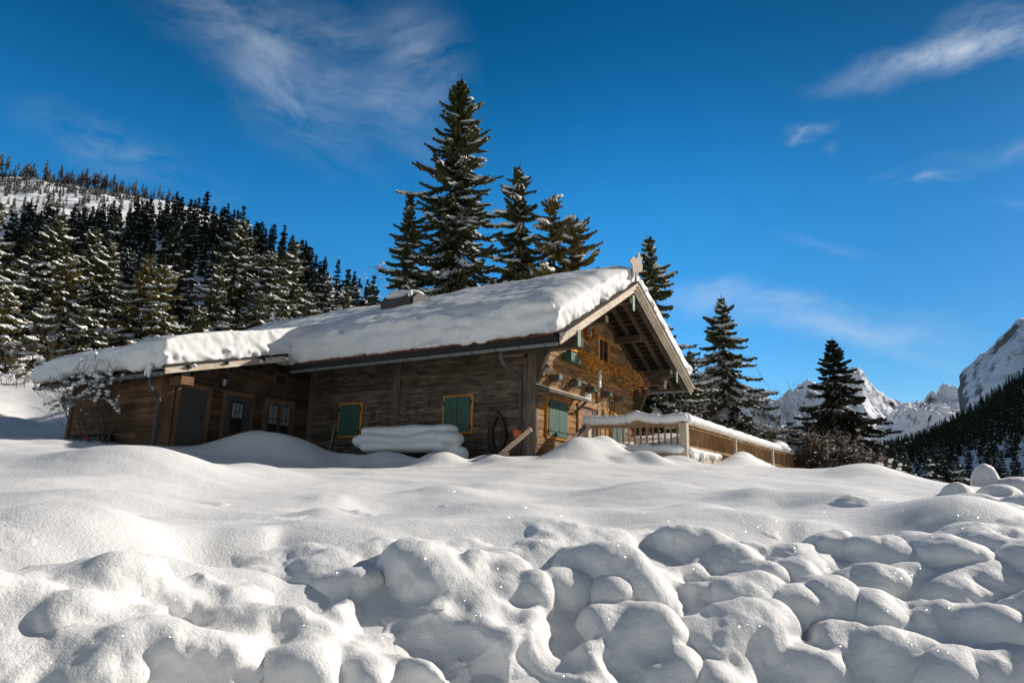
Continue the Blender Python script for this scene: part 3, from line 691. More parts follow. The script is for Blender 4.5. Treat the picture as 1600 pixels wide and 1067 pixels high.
# the wing
wz = lambda y: 1.90 + .262 * (y + 5.3)
m = logs('x', (-12.6, -8.42), -.7, 1.92, .155, 4.9, .12, seed=9, rag=.001); m.build('wing_front_wall', 'annex_board', hut)
def wl_(z, a, b):
    if z > 1.75: a = max(a, -5.3 + (z - 1.80) / .262)
    return a, b
m = MB(); r9 = random.Random(10); z = -.7
m2 = logs('y', (-4.6, 0), -.7, 3.0, .15, -8.3, .12, zlim=wl_, seed=10, rag=.004); m2.build('wing_door_wall', 'annex_gable', hut)
m = MB(); m.box(-12.75, -12.6, -4.95, .1, -.7, 1.9); m.build('wing_end_wall', 'annex_board', hut)
m = MB(); m.box(-8.44, -8.27, -4.93, -4.56, -.7, 1.90); m.build('corner_post', 'annex_trim', hut, bevel=.01)
m = MB(); m.box(-8.24, -7.72, -4.78, -4.42, 1.60, 1.83); m.build('beam_end', 'annex_trim', hut, bevel=.01)
m = MB(); m.box(-13.25, -12.6, -4.98, -4.72, 1.38, 1.62); m.build('beam_end', 'annex_trim', hut, bevel=.01)
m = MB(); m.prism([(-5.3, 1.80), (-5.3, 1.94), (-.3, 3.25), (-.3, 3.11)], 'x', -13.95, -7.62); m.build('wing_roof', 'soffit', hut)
m = MB(); m.prism([(-5.32, 1.77), (-5.32, 1.95), (-1.15, 3.04), (-1.15, 2.86)], 'x', -7.62, -7.57); m.build('verge_board', 'verge', hut, label='wide pale verge board over the wing doors')
m = MB(); m.prism([(-5.36, 1.93), (-5.36, 2.0), (-1.1, 3.115), (-1.1, 3.05)], 'x', -7.7, -7.54); m.build('verge_cap', 'dark_metal', hut)
for y in (-4.75, -3.65, -2.5, -1.7):
    m = MB(); z = wz(y) - .0; m.ell((-7.53, y, z), (.05, .055, .045), 8, 6, None, .4, rh); m.tube([(-7.55, y, z), (-7.47, y - .05, z + .02)], .018, 6); m.build('iron_bolt', 'iron', hut)
m = MB(); gutter(m, -13.95, -7.6, -5.40, 1.80, .085); gt = m.build('gutter', 'zinc', hut, True)
for k in range(9):
    m = MB(); x = -13.7 + k * .72; gutter(m, x, x + .03, -5.40, 1.803, .096); m.build('gutter_bracket', 'pipe_metal', gt)
m = MB(); m.tube([(-8.05, -5.38, 1.74), (-8.05, -5.38, 1.52), (-8.07, -5.33, 1.42), (-8.13, -5.10, 1.27), (-8.15, -5.02, 1.17), (-8.15, -5.0, -.5)], .046, 10); m.build('downpipe', 'pipe_metal', hut, True)
m = MB(); m.beam((-8.15, -5.0, .55), (-8.15, -4.9, .55), .12, .02); m.build('pipe_clamp', 'iron', hut)

def shutter_window(axis, a0, a1, z0, z1, off, nm='window'):
    """frame with two closed plank shutters, on the long wall (axis 'x', facing -Y) or the gable (axis 'y', facing +X)"""
    def B(m, p0, p1, q0, q1, d0, d1):
        if axis == 'x': m.box(p0, p1, off - d1, off - d0, q0, q1)
        else: m.box(off + d0, off + d1, p0, p1, q0, q1)
    f = .075; m = MB()
    B(m, a0, a1, z1 - f, z1, 0, .055); B(m, a0, a1, z0, z0 + f, 0, .055); B(m, a0, a0 + f, z0 + f, z1 - f, 0, .055); B(m, a1 - f, a1, z0 + f, z1 - f, 0, .055); B(m, a0 + f, a1 - f, z0 + f, z1 - f, -.02, .01)
    w_ = m.build(nm, 'orange_trim', hut)
    mid = (a0 + a1) / 2
    for s0, s1 in ((a0 + f - .02, mid - .008), (mid + .008, a1 - f + .02)):
        m = MB(); n = 3
        for k in range(n):
            p0 = s0 + (s1 - s0) * k / n; p1 = s0 + (s1 - s0) * (k + 1) / n; B(m, p0 + .0015, p1 - .0015, z0 + f - .015, z1 - f + .015, .056, .078 + rh.uniform(-.002, .002))
        for zz in (z0 + .2 * (z1 - z0), z0 + .86 * (z1 - z0)): B(m, s0 + .03, s1 - .03, zz - .02, zz + .02, .080, .094)
        sh_ = m.build('shutter', 'green_paint', w_)
    for zz in (z0 + .16 * (z1 - z0), z0 + .80 * (z1 - z0)):
        for e in (a0 + f - .045, a1 - f + .005): 
            m = MB(); B(m, e, e + .04, zz - .045, zz + .045, .05, .088); m.build('hinge', 'iron', w_)
    return w_
shutter_window('x', -6.93, -5.98, .60, 1.65, 0); shutter_window('x', -2.95, -1.95, .60, 1.66, 0)
shutter_window('y', .46, 1.62, .48, 1.56, 0); shutter_window('y', 4.52, 5.62, .50, 1.60, 0)
# small upper windows with open frames
for y0, y1, z0, z1 in ((1.72, 2.50, 3.02, 3.85), (3.58, 4.42, 3.02, 3.84)):
    m = MB(); f = .085
    m.box(0, .06, y0, y1, z1 - f, z1); m.box(0, .06, y0, y1, z0, z0 + f); m.box(0, .06, y0, y0 + f, z0 + f, z1 - f); m.box(0, .06, y1 - f, y1, z0 + f, z1 - f); yc = (y0 + y1) / 2; m.box(.005, .045, yc - .03, yc + .03, z0 + f, z1 - f)
    w_ = m.build('window', 'orange_trim', hut)
    m = MB(); m.box(0, .012, y0 + f, y1 - f, z0 + f, z1 - f); m.build('pane', 'window_glass', w_)
    m = MB(); m.box(.013, .02, y0 + f + .01, y0 + f + .14, z0 + f + .05, z1 - f - .02); m.build('curtain', 'curtain', w_)
    m = MB()
    for yy_ in (y0 + .28, y0 + .52): m.tube([(.05, yy_, z0 + f), (.05, yy_, z1 - f)], .008, 5)
    m.build('window_bars', 'iron', w_)
# gable door
m = MB(); m.box(0, .05, 2.26, 2.42, -.6, 1.62); m.box(0, .05, 3.56, 3.74, -.6, 2.2); m.box(0, .055, 2.42, 3.56, 1.55, 1.72); m.box(-.1, .004, 2.42, 3.56, -.6, 1.55)
dr_ = m.build('entrance_door', 'log_brown', hut)
m = MB(); m.box(.005, .018, 2.44, 3.22, -.6, 1.44); m.build('door_leaf', 'painted_door', dr_)
m = MB(); m.box(.005, .03, 3.22, 3.42, -.6, 1.5); m.box(.006, .012, 2.44, 3.22, 1.44, 1.54); m.build('door_reveal', 'black_box', dr_)
# awning shelf over the gable window
m = MB(); m.prism([(.02, 1.78), (.42, 1.66), (.42, 1.69), (.02, 1.82)], 'y', -.12, 2.25); aw = m.build('window_awning', 'verge', hut)
m = MB(); m.box(.36, .41, -.1, 2.22, 1.585, 1.66); m.build('awning_beam', 'beam_grey', aw)
for y in (-.02, 2.08):
    m = MB(); m.beam((.02, y, 1.30), (.38, y, 1.60), .06, .06); m.beam((.0, y, 1.70), (.4, y, 1.62), .06, .07); m.build('awning_bracket', 'beam_grey', aw)
# ceiling beam ends with painted tips, plank between two of them
for i, y in enumerate((.74, 1.85, 2.92, 3.98, 5.02)):
    m = MB(); m.prism([(0, 1.98), (.10, 1.97), (.25, 2.00), (.25, 2.15), (0, 2.16)], 'y', y - .085, y + .085); b_ = m.build('beam_end', 'beam_grey', hut)
    m = MB(); m.prism([(.2505, 2.0), (.29, 2.02), (.29, 2.13), (.2505, 2.15)], 'y', y - .085, y + .085); m.box(.18, .251, y - .088, y + .088, 1.998, 2.012); m.build('painted_tip', 'teal_paint', b_)
m = MB(); m.box(.0, .14, 1.95, 2.84, 2.17, 2.24); m.build('plank', 'rust', hut)
m = MB(); m.box(.0, .02, 6.18, 6.3, 1.5, 1.7); m.build('wall_fitting', 'black_box', hut)
m = MB(); m.tube([(-.1, 6.60, 1.60), (.30, 6.60, 1.60)], .075, 12); lg = m.build('log_end', 'cut_end', hut)
# wing door wall fittings
def dframe(y0, y1, z1, nm, z0=-.6, f=.11, mt='annex_trim'):
    m = MB(); X = -8.3
    m.box(X, X + .06, y0 - f, y0, z0, z1 + f); m.box(X, X + .06, y1, y1 + f, z0, z1 + f); m.box(X + .002, X + .062, y0, y1, z1, z1 + f)
    return m.build(nm, mt, hut)
d = dframe(-4.42, -3.62, 1.62, 'wing_door'); m = MB(); m.box(-8.3, -8.27, -4.42, -3.62, -.6, 1.62); m.build('door_leaf', 'door_grey', d)
m = MB(); m.box(-8.27, -8.262, -3.74, -3.70, .78, .92); m.tube([(-8.262, -3.72, .88), (-8.22, -3.72, .88), (-8.22, -3.80, .88)], .01, 6); m.build('handle', 'iron', d)
d = dframe(-3.02, -2.20, 1.60, 'wing_door'); m = MB(); m.box(-8.3, -8.27, -3.02, -2.20, -.6, 1.60); m.build('door_leaf', 'door_grey', d)
m = MB(); m.box(-8.271, -8.262, -2.84, -2.46, .62, 1.40); m.build('pane', 'window_glass', d)
m = MB(); m.box(-8.262, -8.258, -2.83, -2.47, .98, 1.39); m.build('curtain', 'curtain', d)
m = MB(); m.ell((-8.256, -2.64, 1.15), (.008, .03, .04), 8, 6); m.build('heart_cutout', 'rust', d)
m = MB()
for k in range(4): y = -2.84 + k * .125; m.tube([(-8.235, y, .55), (-8.235, y, 1.45)], .009, 5)
for z in (.56, .97, 1.44): m.tube([(-8.235, -2.92 if z == .97 else -2.86, z), (-8.235, -2.40 if z == .97 else -2.46, z)], .010, 5)
m.build('window_grille', 'iron', d)
m = MB(); m.ell((-8.24, -2.94, .80), (.03, .02, .03), 8, 6); m.build('handle', 'zinc', d)
d = dframe(-1.66, -.72, 1.58, 'wing_window', z0=.56, f=.10); m = MB(); m.box(-8.3, -8.268, -1.66, -.72, .56, 1.58); m.build('pane', 'window_glass', d)
m = MB(); X = -8.268
m.box(X, X + .03, -1.66, -1.59, .56, 1.58); m.box(X, X + .03, -1.24, -1.12, .56, 1.58); m.box(X, X + .03, -.79, -.72, .56, 1.58); m.box(X + .001, X + .031, -1.66, -.72, 1.5, 1.58); m.box(X + .001, X + .031, -1.66, -.72, .56, .63); m.build('casement', 'annex_trim', d)
m = MB(); m.box(X + .001, X + .006, -1.58, -1.25, .95, 1.49); m.box(X + .001, X + .006, -1.11, -.80, .93, 1.49); m.build('curtain', 'curtain', d)
m = MB()
for y in (-1.60, -1.43, -1.28, -1.09, -.95, -.80): m.tube([(-8.215, y, .58), (-8.215, y, 1.56)], .008, 5)
for z in (.62, 1.08): m.tube([(-8.215, -1.68, z), (-8.215, -.66, z)], .010, 5)
m.build('window_grille', 'iron', d)
m = MB(); m.box(-8.3, -8.26, -1.46, -1.42, 2.14, 2.48); m.box(-8.3, -8.26, -1.04, -1.0, 2.14, 2.48); m.box(-8.299, -8.259, -1.42, -1.04, 2.44, 2.48); m.box(-8.299, -8.259, -1.42, -1.04, 2.14, 2.18)
v_ = m.build('wall_vent', 'annex_trim', hut)
m = MB(); m.box(-8.3, -8.28, -1.42, -1.04, 2.18, 2.44)
for k in range(9): m.box(-8.279, -8.272, -1.42 + .04 * k, -1.412 + .04 * k, 2.18, 2.44)
for k in range(6): m.box(-8.272, -8.266, -1.42, -1.04, 2.20 + .04 * k, 2.207 + .04 * k)
m.build('mesh_screen', 'black_box', v_)
# chimney housing on the roof
m = MB(); m.box(-6.42, -5.30, 1.15, 2.05, 4.0, 4.86); ch = m.build('chimney', 'plaster', hut)
m = MB(); m.prism([(1.02, 4.86), (1.02, 5.10), (1.28, 5.34), (1.95, 5.34), (2.2, 5.10), (2.2, 4.86)], 'x', -6.52, -5.28); m.build('chimney_hood', 'plaster', ch)
m = MB(); m.prism([(1.06, 4.84), (1.06, 5.08), (1.30, 5.31), (1.93, 5.31), (2.16, 5.08), (2.16, 4.84)], 'x', -5.275, -5.18); m.build('chimney_opening', 'black_box', ch)
# carved animal on the ridge end
px_ = [(993, 125), (1000, 108), (1012, 96), (1024, 98), (1034, 108), (1046, 104), (1050, 84), (1049, 68), (1062, 68), (1064, 86), (1072, 104), (1082, 96), (1078, 112), (1072, 128), (1080, 150), (1079, 188), (1066, 202), (1056, 200), (1050, 214), (1046, 236), (1034, 236), (1036, 214), (1034, 196), (1030, 206), (1029, 236), (1017, 236), (1020, 206), (1014, 184), (1012, 160), (1004, 138)]
pts2 = []
for a, b in px_:
    v = HMI @ ray(760 + a / 4.444, 380 + b / 4.444) if False else None
    X_, Y_ = 760 + a / 4.444, 380 + b / 4.444
    rw = ray(X_, Y_); o_l = HMI @ Vector((0, 0, 0)); d_l = HMI.to_3x3() @ rw; t_ = (1.38 - o_l.x) / d_l.x; q = o_l + d_l * t_; pts2.append((q.y, q.z))
carv = thing('carved_animal', 'pale flat wooden cut-out of a horned animal on the gable peak', 'roof ornament', (1.38, pts2[20][0], pts2[20][1]))
m = MB(); m.prism(pts2, 'x', 1.365, 1.40); m.build('body_board', 'post_wood', carv)
m = MB(); m.beam((1.385, pts2[20][0] + .02, pts2[20][1] - .30), (1.385, pts2[20][0] + .02, pts2[20][1] + .02), .05, .04); m.build('stake', 'beam_grey', carv)

# ------------------------------------------------------------------ things on and by the hut
def lantern(org, dirv, label):
    t_ = thing('wall_lantern', label, 'lamp', org); x, y, z = org; dx, dy = dirv
    m = MB(); m.ell((x + dx * .03, y + dy * .03, z + .05), (.04, .04, .07), 8, 6); m.tube([(x, y, z + .03), (x + dx * .13, y + dy * .13, z), (x + dx * .17, y + dy * .17, z + .05)], .014, 6); m.build('bracket', 'iron', t_)
    c = (x + dx * .17, y + dy * .17); m = MB(); vs = []
    for r_, zz in ((.045, .06), (.075, .24)):
        for k in range(6): a = k * math.pi / 3; vs.append((c[0] + r_ * math.cos(a), c[1] + r_ * math.sin(a), z + zz))
    m.add(vs, [(k, (k + 1) % 6, 6 + (k + 1) % 6, 6 + k) for k in range(6)]); m.build('glass', 'lamp_glass', t_)
    m = MB(); m.tube([(c[0], c[1], z + .24), (c[0], c[1], z + .30), (c[0], c[1], z + .34)], [.09, .04, .008], 6); m.tube([(c[0], c[1], z + .03), (c[0], c[1], z + .06)], .05, 6)
    for k in range(6): a = k * math.pi / 3; m.tube([(c[0] + .047 * math.cos(a), c[1] + .047 * math.sin(a), z + .06), (c[0] + .077 * math.cos(a), c[1] + .077 * math.sin(a), z + .24)], .006, 4)
    m.build('cage', 'iron', t_)
lantern((-8.28, -3.26, 1.74), (1, 0), 'black iron lantern on the shaded wing wall between the two doors')
lantern((.01, .16, 2.0), (1, .1), 'glass lantern on the sunlit gable corner under the eaves')
t_ = thing('name_plate', 'small white plate above the red painted door', 'sign', (.01, 2.93, 1.75)); m = MB(); m.box(.01, .03, 2.72, 3.14, 1.76, 1.96); pl = m.build('plate', 'plate_white', t_)
m = MB()
for y, z, hw in ((2.80, 1.92, .03), (2.86, 1.93, .018), (2.95, 1.915, .03), (3.04, 1.92, .025), (2.86, 1.86, .02), (2.93, 1.855, .03), (3.02, 1.87, .022), (2.82, 1.80, .02), (2.91, 1.80, .025), (3.0, 1.80, .03), (3.08, 1.80, .015)): m.box(.0305, .034, y - hw, y + hw, z - .012, z + .012)
m.build('faded_marks', 'letter_ink', t_)
t_ = thing('wagon_wheel', 'small dark spoked wheel hung on the gable wall', 'wheel', (.05, 4.58, 1.60)); m = MB()
m.tube([(.06, 4.58 + .20 * math.cos(a * math.pi / 12), 1.78 + .18 * math.sin(a * math.pi / 12)) for a in range(25)], .016, 6, False); m.build('rim', 'rust', t_, True)
m = MB()
for k in range(6): a = k * math.pi / 3 + .3; m.tube([(.06, 4.58, 1.78), (.06, 4.58 + .19 * math.cos(a), 1.78 + .17 * math.sin(a))], .011, 5)
m.build('spokes', 'rust', t_); m = MB(); m.ell((.07, 4.58, 1.78), (.03, .035, .035), 8, 6); m.build('hub', 'iron', t_)
t_ = thing('iron_tongs', 'black iron tongs hanging beside the door', 'tool', (.04, 3.98, 1.15)); m = MB(); m.tube([(.04, 3.97, 1.62), (.04, 3.95, 1.5), (.04, 3.88, 1.38), (.04, 3.90, 1.2)], .014, 5); m.tube([(.04, 3.97, 1.62), (.04, 4.0, 1.5), (.04, 4.08, 1.38), (.04, 4.06, 1.2)], .014, 5); m.tube([(.04, 3.94, 1.47), (.04, 4.02, 1.47)], .02, 5); m.build('tongs', 'iron', t_)
# flower box with dried hanging plants
t_ = thing('flower_box', 'long green flower box overflowing with dried orange-brown plants under the gable windows', 'flower box', (.18, 3.2, 2.62)); m = MB()
m.box(.04, .06, 1.3, 5.3, 2.64, 2.88); m.box(.28, .30, 1.3, 5.3, 2.64, 2.88); m.box(.06, .28, 1.3, 1.32, 2.64, 2.88); m.box(.06, .28, 5.28, 5.3, 2.64, 2.88); m.box(.06, .28, 1.32, 5.28, 2.64, 2.66)
for k in range(30): m.prism([(1.31 + k * .133, 2.64), (1.37 + k * .133, 2.58), (1.43 + k * .133, 2.64)], 'x', .302, .312)
m.build('trough', 'green_paint', t_, bevel=.004); rp = random.Random(5); m = MB(); tw_ = MB()
for i in range(330):
    y = rp.uniform(1.75, 5.75); env = .25 + .2 * math.sin(y * 2.9 + 1) + (.55 if y > 4.2 else 0)
    p = Vector((rp.uniform(.1, .34), y, 2.86)); v = Vector((rp.uniform(.02, .16), rp.uniform(-.1, .1), rp.uniform(.02, .13))); L = rp.uniform(.18, .5) * (.55 + env * .75); path = [p.copy()]
    for k in range(7):
        p = p + v * (L / .75); v += Vector((rp.uniform(-.02, .02), rp.uniform(-.03, .03), -.055)); path.append(p.copy())
    tw_.tube(path, .005, 3, False)
    for q in path[1:]:
        for _ in range(4):
            c = q + Vector([rp.uniform(-.05, .05) for _ in range(3)]); a = Vector([rp.uniform(-1, 1) for _ in range(3)]).normalized() * rp.uniform(.018, .04); b = a.orthogonal().normalized() * rp.uniform(.01, .022)
            m.add([c - a, c + b, c + a, c - b], [(0, 1, 2, 3)])
m.build('dried_leaves', 'dry_leaves', t_); tw_.build('stems', 'bare_twig', t_)
m = MB()
for z0, dy in ((2.6, 0), (2.45, .03), (2.3, .06), (2.2, -.02)): m.ell((.3 + rp.uniform(0, .05), 3.05 + dy, z0), (.05, .06, .09), 7, 5, None, .5, rp)
m.build('snow_clot', 'tree_snow', t_, True)
# wreath with a small figure
t_ = thing('wall_wreath', 'oval wreath around a small blue and pale figure between the upper windows', 'ornament', (.06, 2.97, 3.52)); m = MB()
for i in range(900):
    a = rp.uniform(0, 6.28); r_ = rp.uniform(.8, 1.2); c = Vector((rp.uniform(.03, .14), 2.97 + .24 * r_ * math.cos(a), 3.80 + .24 * r_ * math.sin(a))); u = Vector([rp.uniform(-1, 1) for _ in range(3)]).normalized() * .035; b = u.orthogonal().normalized() * .015
    m.add([c - u, c + b, c + u, c - b], [(0, 1, 2, 3)])
m.build('greenery', 'dry_leaves', t_); m = MB(); m.ell((.07, 2.97, 3.86), (.04, .09, .14), 10, 8); m.build('mantle', 'figure_blue', t_, True); m = MB(); m.ell((.10, 2.97, 3.75), (.04, .06, .12), 10, 8); m.ell((.11, 2.97, 3.92), (.03, .035, .04), 8, 6); m.build('figure', 'figure_pale', t_, True)
# horse collar, flower pot, handrails, trellis, leaning stick, box
t_ = thing('horse_collar', 'dark leather horse collar hanging on the log wall beside the downpipe', 'horse collar', (-1.12, -.08, -.1)); m = MB()
cc = [(-1.12, 1.10), (-1.22, .92), (-1.30, .65), (-1.31, .35), (-1.24, .08), (-1.12, -.05), (-1.0, .08), (-.93, .35), (-.94, .65), (-1.02, .92), (-1.12, 1.10)]
cc = [(-1.12 + (x + 1.12) * 1.12, .10 + (z + .05) * .86) for x, z in cc]
m.tube([(x, -.08, z) for x, z in cc], [.03, .06, .075, .08, .085, .08, .085, .08, .075, .06, .03], 8, False); cl = m.build('pad', 'leather', t_, True)
m = MB(); m.tube([(-1.12 + (x + 1.12) * 1.12, -.13, .12 + (z - .1) * 1.02) for x, z in cc], .016, 6, False); m.build('hames', 'rust', t_, True)
m = MB(); m.prism([(-1.21, 1.0), (-1.12, 1.17), (-1.03, 1.0)], 'y', -.15, -.04); m.tube([(-.95, -.12, .9), (-.86, -.14, .88), (-.84, -.12, .80)], .018, 5); m.tube([(-1.12, -.13, .2), (-1.16, -.14, .03)], .02, 5); m.build('strap', 'leather', t_)
t_ = thing('flower_pot', 'terracotta pot hung on the downpipe', 'pot', (-.42, -.26, .43)); m = MB(); n = 16; vs = []
for r_, z in ((.075, .43), (.115, .59), (.128, .59), (.128, .625), (.105, .625), (.098, .60), (.068, .45)):
    for k in range(n): a = 2 * math.pi * k / n; vs.append((-.42 + r_ * math.cos(a), -.27 + r_ * math.sin(a), z))
m.add(vs, [(i * n + k, i * n + (k + 1) % n, (i + 1) * n + (k + 1) % n, (i + 1) * n + k) for i in range(6) for k in range(n)] + [tuple(range(n))]); m.build('pot', 'terracotta', t_, True)
m = MB(); m.ell((-.42, -.27, .60), (.098, .098, .02), 12, 4); m.build('soil', 'bark', t_)
def brail(label, p0, p1, post, mt, org, w_=.05, h_=.11):
    t_ = thing('handrail', label, 'handrail', org); m = MB(); m.beam(p0, p1, w_, h_); m.build('rail', mt, t_, bevel=.005)
    m = MB(); m.box(post[0] - .05, post[0] + .05, post[1] - .05, post[1] + .05, -.8, post[2]); m.build('post', mt, t_)
brail('pale new timber handrail rising in front of the corner of the hut', (-.84, -.62, -.12), (.20, -.62, .60), (-.50, -.60, .06), 'new_wood', (-.3, -.6, -.2))
brail('dark weathered handrail climbing to the terrace fence', (1.02, -1.05, -.18), (.60, 1.52, .84), (.93, -.52, .0), 'beam_grey', (.8, .2, -.2))
t_ = thing('plant_trellis', 'rough stick trellis leaning on the log wall behind the snow heap', 'trellis', (-4.9, -.2, 0)); m = MB()
for x, z1 in ((-5.53, 1.42), (-4.90, 1.50), (-4.22, 1.42)): m.tube([(x - .03, -.3, -.2), (x, -.14, z1)], .028, 6)
m.build('stakes', 'beam_grey', t_); m = MB()
m.tube([(-5.62, -.2, 1.28), (-5.2, -.2, 1.36), (-4.88, -.2, 1.46), (-4.5, -.2, 1.40), (-4.15, -.2, 1.36)], .014, 5); m.tube([(-5.6, -.22, .98), (-5.2, -.22, 1.06), (-4.92, -.22, 1.18), (-4.5, -.22, 1.10), (-4.1, -.22, 1.03)], .014, 5); m.tube([(-5.2, -.21, 1.36), (-5.22, -.21, 1.06)], .008, 4); m.build('rungs', 'picket', t_)
t_ = thing('leaning_stick', 'thin stick leaning against the wall left of the far shutter', 'stick', (-7.1, -.15, 0)); m = MB(); m.tube([(-7.13, -.25, -.4), (-7.05, -.05, 1.05)], .018, 6); m.build('stick', 'new_wood', t_)
t_ = thing('storage_box', 'low black box with a red patch, half buried at the foot of the wing wall', 'box', (-10.9, -5.15, .1)); m = MB(); m.box(-11.6, -10.2, -5.3, -4.95, .0, .32); m.build('body', 'black_box', t_, bevel=.02); m = MB(); m.box(-11.65, -10.15, -5.34, -4.93, .32, .37); m.build('lid', 'dark_metal', t_, bevel=.01); m = MB(); m.box(-11.0, -10.75, -5.306, -5.28, .1, .31); m.build('red_patch', 'red_plastic', t_)
t_ = thing('slim_pole', 'slim pale folded parasol standing behind the roof slope', 'parasol', tuple(HMI @ at(431, 560, 30))); q = HMI @ at(429, 481, 30); q0 = HMI @ at(431, 560, 30); m = MB(); m.tube([(q.x, q.y, q.z), (q.x, q.y, q.z - .4), (q0.x, q0.y, q.z - 1.3), (q0.x, q0.y, q.z - 1.35)], [.012, .05, .10, .03], 8); m.build('canopy', 'plate_white', t_, True); m = MB(); m.tube([(q0.x, q0.y, q.z + .03), (q0.x, q0.y, q0.z - 1.0)], .022, 8); m.build('pole', 'zinc', t_)

# ------------------------------------------------------------------ terrace and fence
t_ = thing('terrace', 'timber terrace deck in front of the gable, buried in snow', 'terrace', (1.8, 5, -.3)); m = MB(); 
for k in range(18): m.box(.0 + k * .178, .17 + k * .178, 2.0 - (.3 - k * .016), 16.8, .10, .14)
m.build('deck_boards', 'new_wood', t_); m = MB(); m.beam((.5, 1.66, .02), (3.1, 2.03, .02), .05, .20); m.beam((3.14, 2.03, .02), (3.42, 16.8, .02), .05, .20); m.build('edge_board', 'post_wood', t_)
fence = thing('terrace_fence', 'wooden fence of round sticks around the terrace', 'fence', (3.12, 2.0, -.3))
posts = [(.60, 1.62, .92, .20), (3.12, 2.0, .90, .20), (3.22, 6.6, .88, .12), (3.33, 11.5, .88, .12), (3.48, 16.8, .88, .12)]
for i, (x, y, z, s_) in enumerate(posts): m = MB(); m.box(x - s_ / 2, x + s_ / 2, y - s_ / 2, y + s_ / 2, -.8, z); m.build('post', 'post_wood', fence, bevel=.008)
for i in range(4):
    (x0, y0, _, _), (x1, y1, _, _) = posts[i], posts[i + 1]
    m = MB(); m.beam((x0, y0, .84), (x1, y1, .84), .05, .07); m.build('top_rail', 'picket', fence); m = MB(); m.beam((x0, y0, .34), (x1, y1, .34), .04, .06); m.build('bottom_rail', 'picket', fence)
    m = MB(); m.beam((x0, y0, .895), (x1, y1, .895), .16 if i else .12, .03); m.build('cap_board', 'new_wood', fence)
m = MB(); m.prism([(1.55, .88), (1.75, .93), (1.88, 1.0), (2.02, 1.0), (2.15, .93), (2.35, .88)], 'y', 1.76, 1.80); m.build('carved_crest', 'picket', fence)
rq = random.Random(8); cnt = 0; rest = MB()
for i in range(4):
    (x0, y0, _, _), (x1, y1, _, _) = posts[i], posts[i + 1]; L = math.hypot(x1 - x0, y1 - y0); sp = .155 if i == 0 else .098; n = int((L - .2) / sp)
    for k in range(n):
        t = (.14 + (k + .5) * sp) / L; x = x0 + (x1 - x0) * t; y = y0 + (y1 - y0) * t; r_ = rq.uniform(.022, .030) if i == 0 else rq.uniform(.017, .026); j = rq.uniform(-.02, .02)
        m = MB() if cnt < 100 else rest; m.tube([(x + j, y + j, .13), (x - j * .6, y, .5), (x + rq.uniform(-.01, .01), y, .83)], [r_, r_ * rq.uniform(.85, 1.05), r_ * .9], 6)
        if cnt < 100: m.build('picket', 'picket', fence)
        cnt += 1
o = rest.build('far_pickets', 'picket', fence)
if o: tag(o, kind='stuff')

# ------------------------------------------------------------------ snow lying on things
rs = random.Random(31)
S_ = MB()
X0, X1 = -15.1, 1.30
def prof_main(x):
    e = .05 * math.sin(x * 1.9) + .04 * math.sin(x * 4.7 + 1); k = 0
    return [(-1.36, 2.69), (-1.42 + e, 2.86), (-1.44 + e, 3.12), (-1.36 + e * .5, 3.42), (-1.16, 3.68), (-.85, 3.88), (0.2, 4.42), (1.6, 5.14), (2.6, 5.62), (3.1, 5.80), (3.45, 5.76), (4.4, 5.52), (6.2, 4.74), (7.6, 4.10), (8.25, 3.74), (8.52, 3.34), (8.40, 2.88), (3.2, 5.08)]
def loft(m, fn, xs, ends=None):
    n = len(fn(xs[0])); vs = []
    for i, x in enumerate(xs):
        pr = fn(x)
        for p in pr: vs.append((x, p[0], p[1]))
    m.add(vs, [(i * n + k, i * n + (k + 1) % n, (i + 1) * n + (k + 1) % n, (i + 1) * n + k) for i in range(len(xs) - 1) for k in range(n)] + [tuple(range(n)), tuple(reversed(range((len(xs) - 1) * n, len(xs) * n)))])
def pm(x):
    pr = prof_main(x); f = 1.0
    if x > .75: f = 1 - ((x - .75) / .62) ** 2.4 * .48
    if x < -14.3: f = 1 - ((-14.3 - x) / .8) ** 2 * .6
    out = []
    for y, z in pr:
        b = roof_z(y) + .06 if y > -1.37 else 2.69
        g_ = f if y < 2.9 else (f * (1 - min(1, (y - 2.9) / .6)) + (1 - (1 - f) * .12) * min(1, (y - 2.9) / .6))
        out.append((y, b + (z - b) * g_))
    return out
loft(S_, pm, list(np.linspace(X0, .7, 34)) + [.8, .9, 1.0, 1.1, 1.2, X1])
def wp(x):
    e = .04 * math.sin(x * 2.3)
    f = 1 - max(0, (-13.2 - x) / 1.1) ** 2 * .45
    pr = [(-5.30, 1.97), (-5.42 + e, 2.08), (-5.48 + e, 2.34), (-5.38, 2.62), (-5.06, 2.82), (-4.0, 3.14), (-2.6, 3.50), (-1.2, 3.90), (0, 4.3), (0.1, 3.36)]
    return [(y, 1.97 + .262 * (y + 5.3) + (z - 1.97 - .262 * (y + 5.3)) * f) for y, z in pr]
loft(S_, wp, list(np.linspace(-14.25, -7.7, 20)) + [-7.6])
for i in range(30):                               # slumped edge of the main eave
    x = rs.uniform(-7.2, 1.0); S_.ell((x, -1.33 + rs.uniform(-.03, .02), rs.uniform(2.86, 3.5)), (rs.uniform(.3, .8), rs.uniform(.10, .18), rs.uniform(.10, .22)), 12, 8, None, .15, rs)
for i in range(26): x = rs.uniform(-7.3, 1.1); S_.ell((x, -1.41, 2.75 + rs.uniform(-.03, .05)), (rs.uniform(.08, .3), .08, rs.uniform(.05, .10)), 10, 6, None, .2, rs)
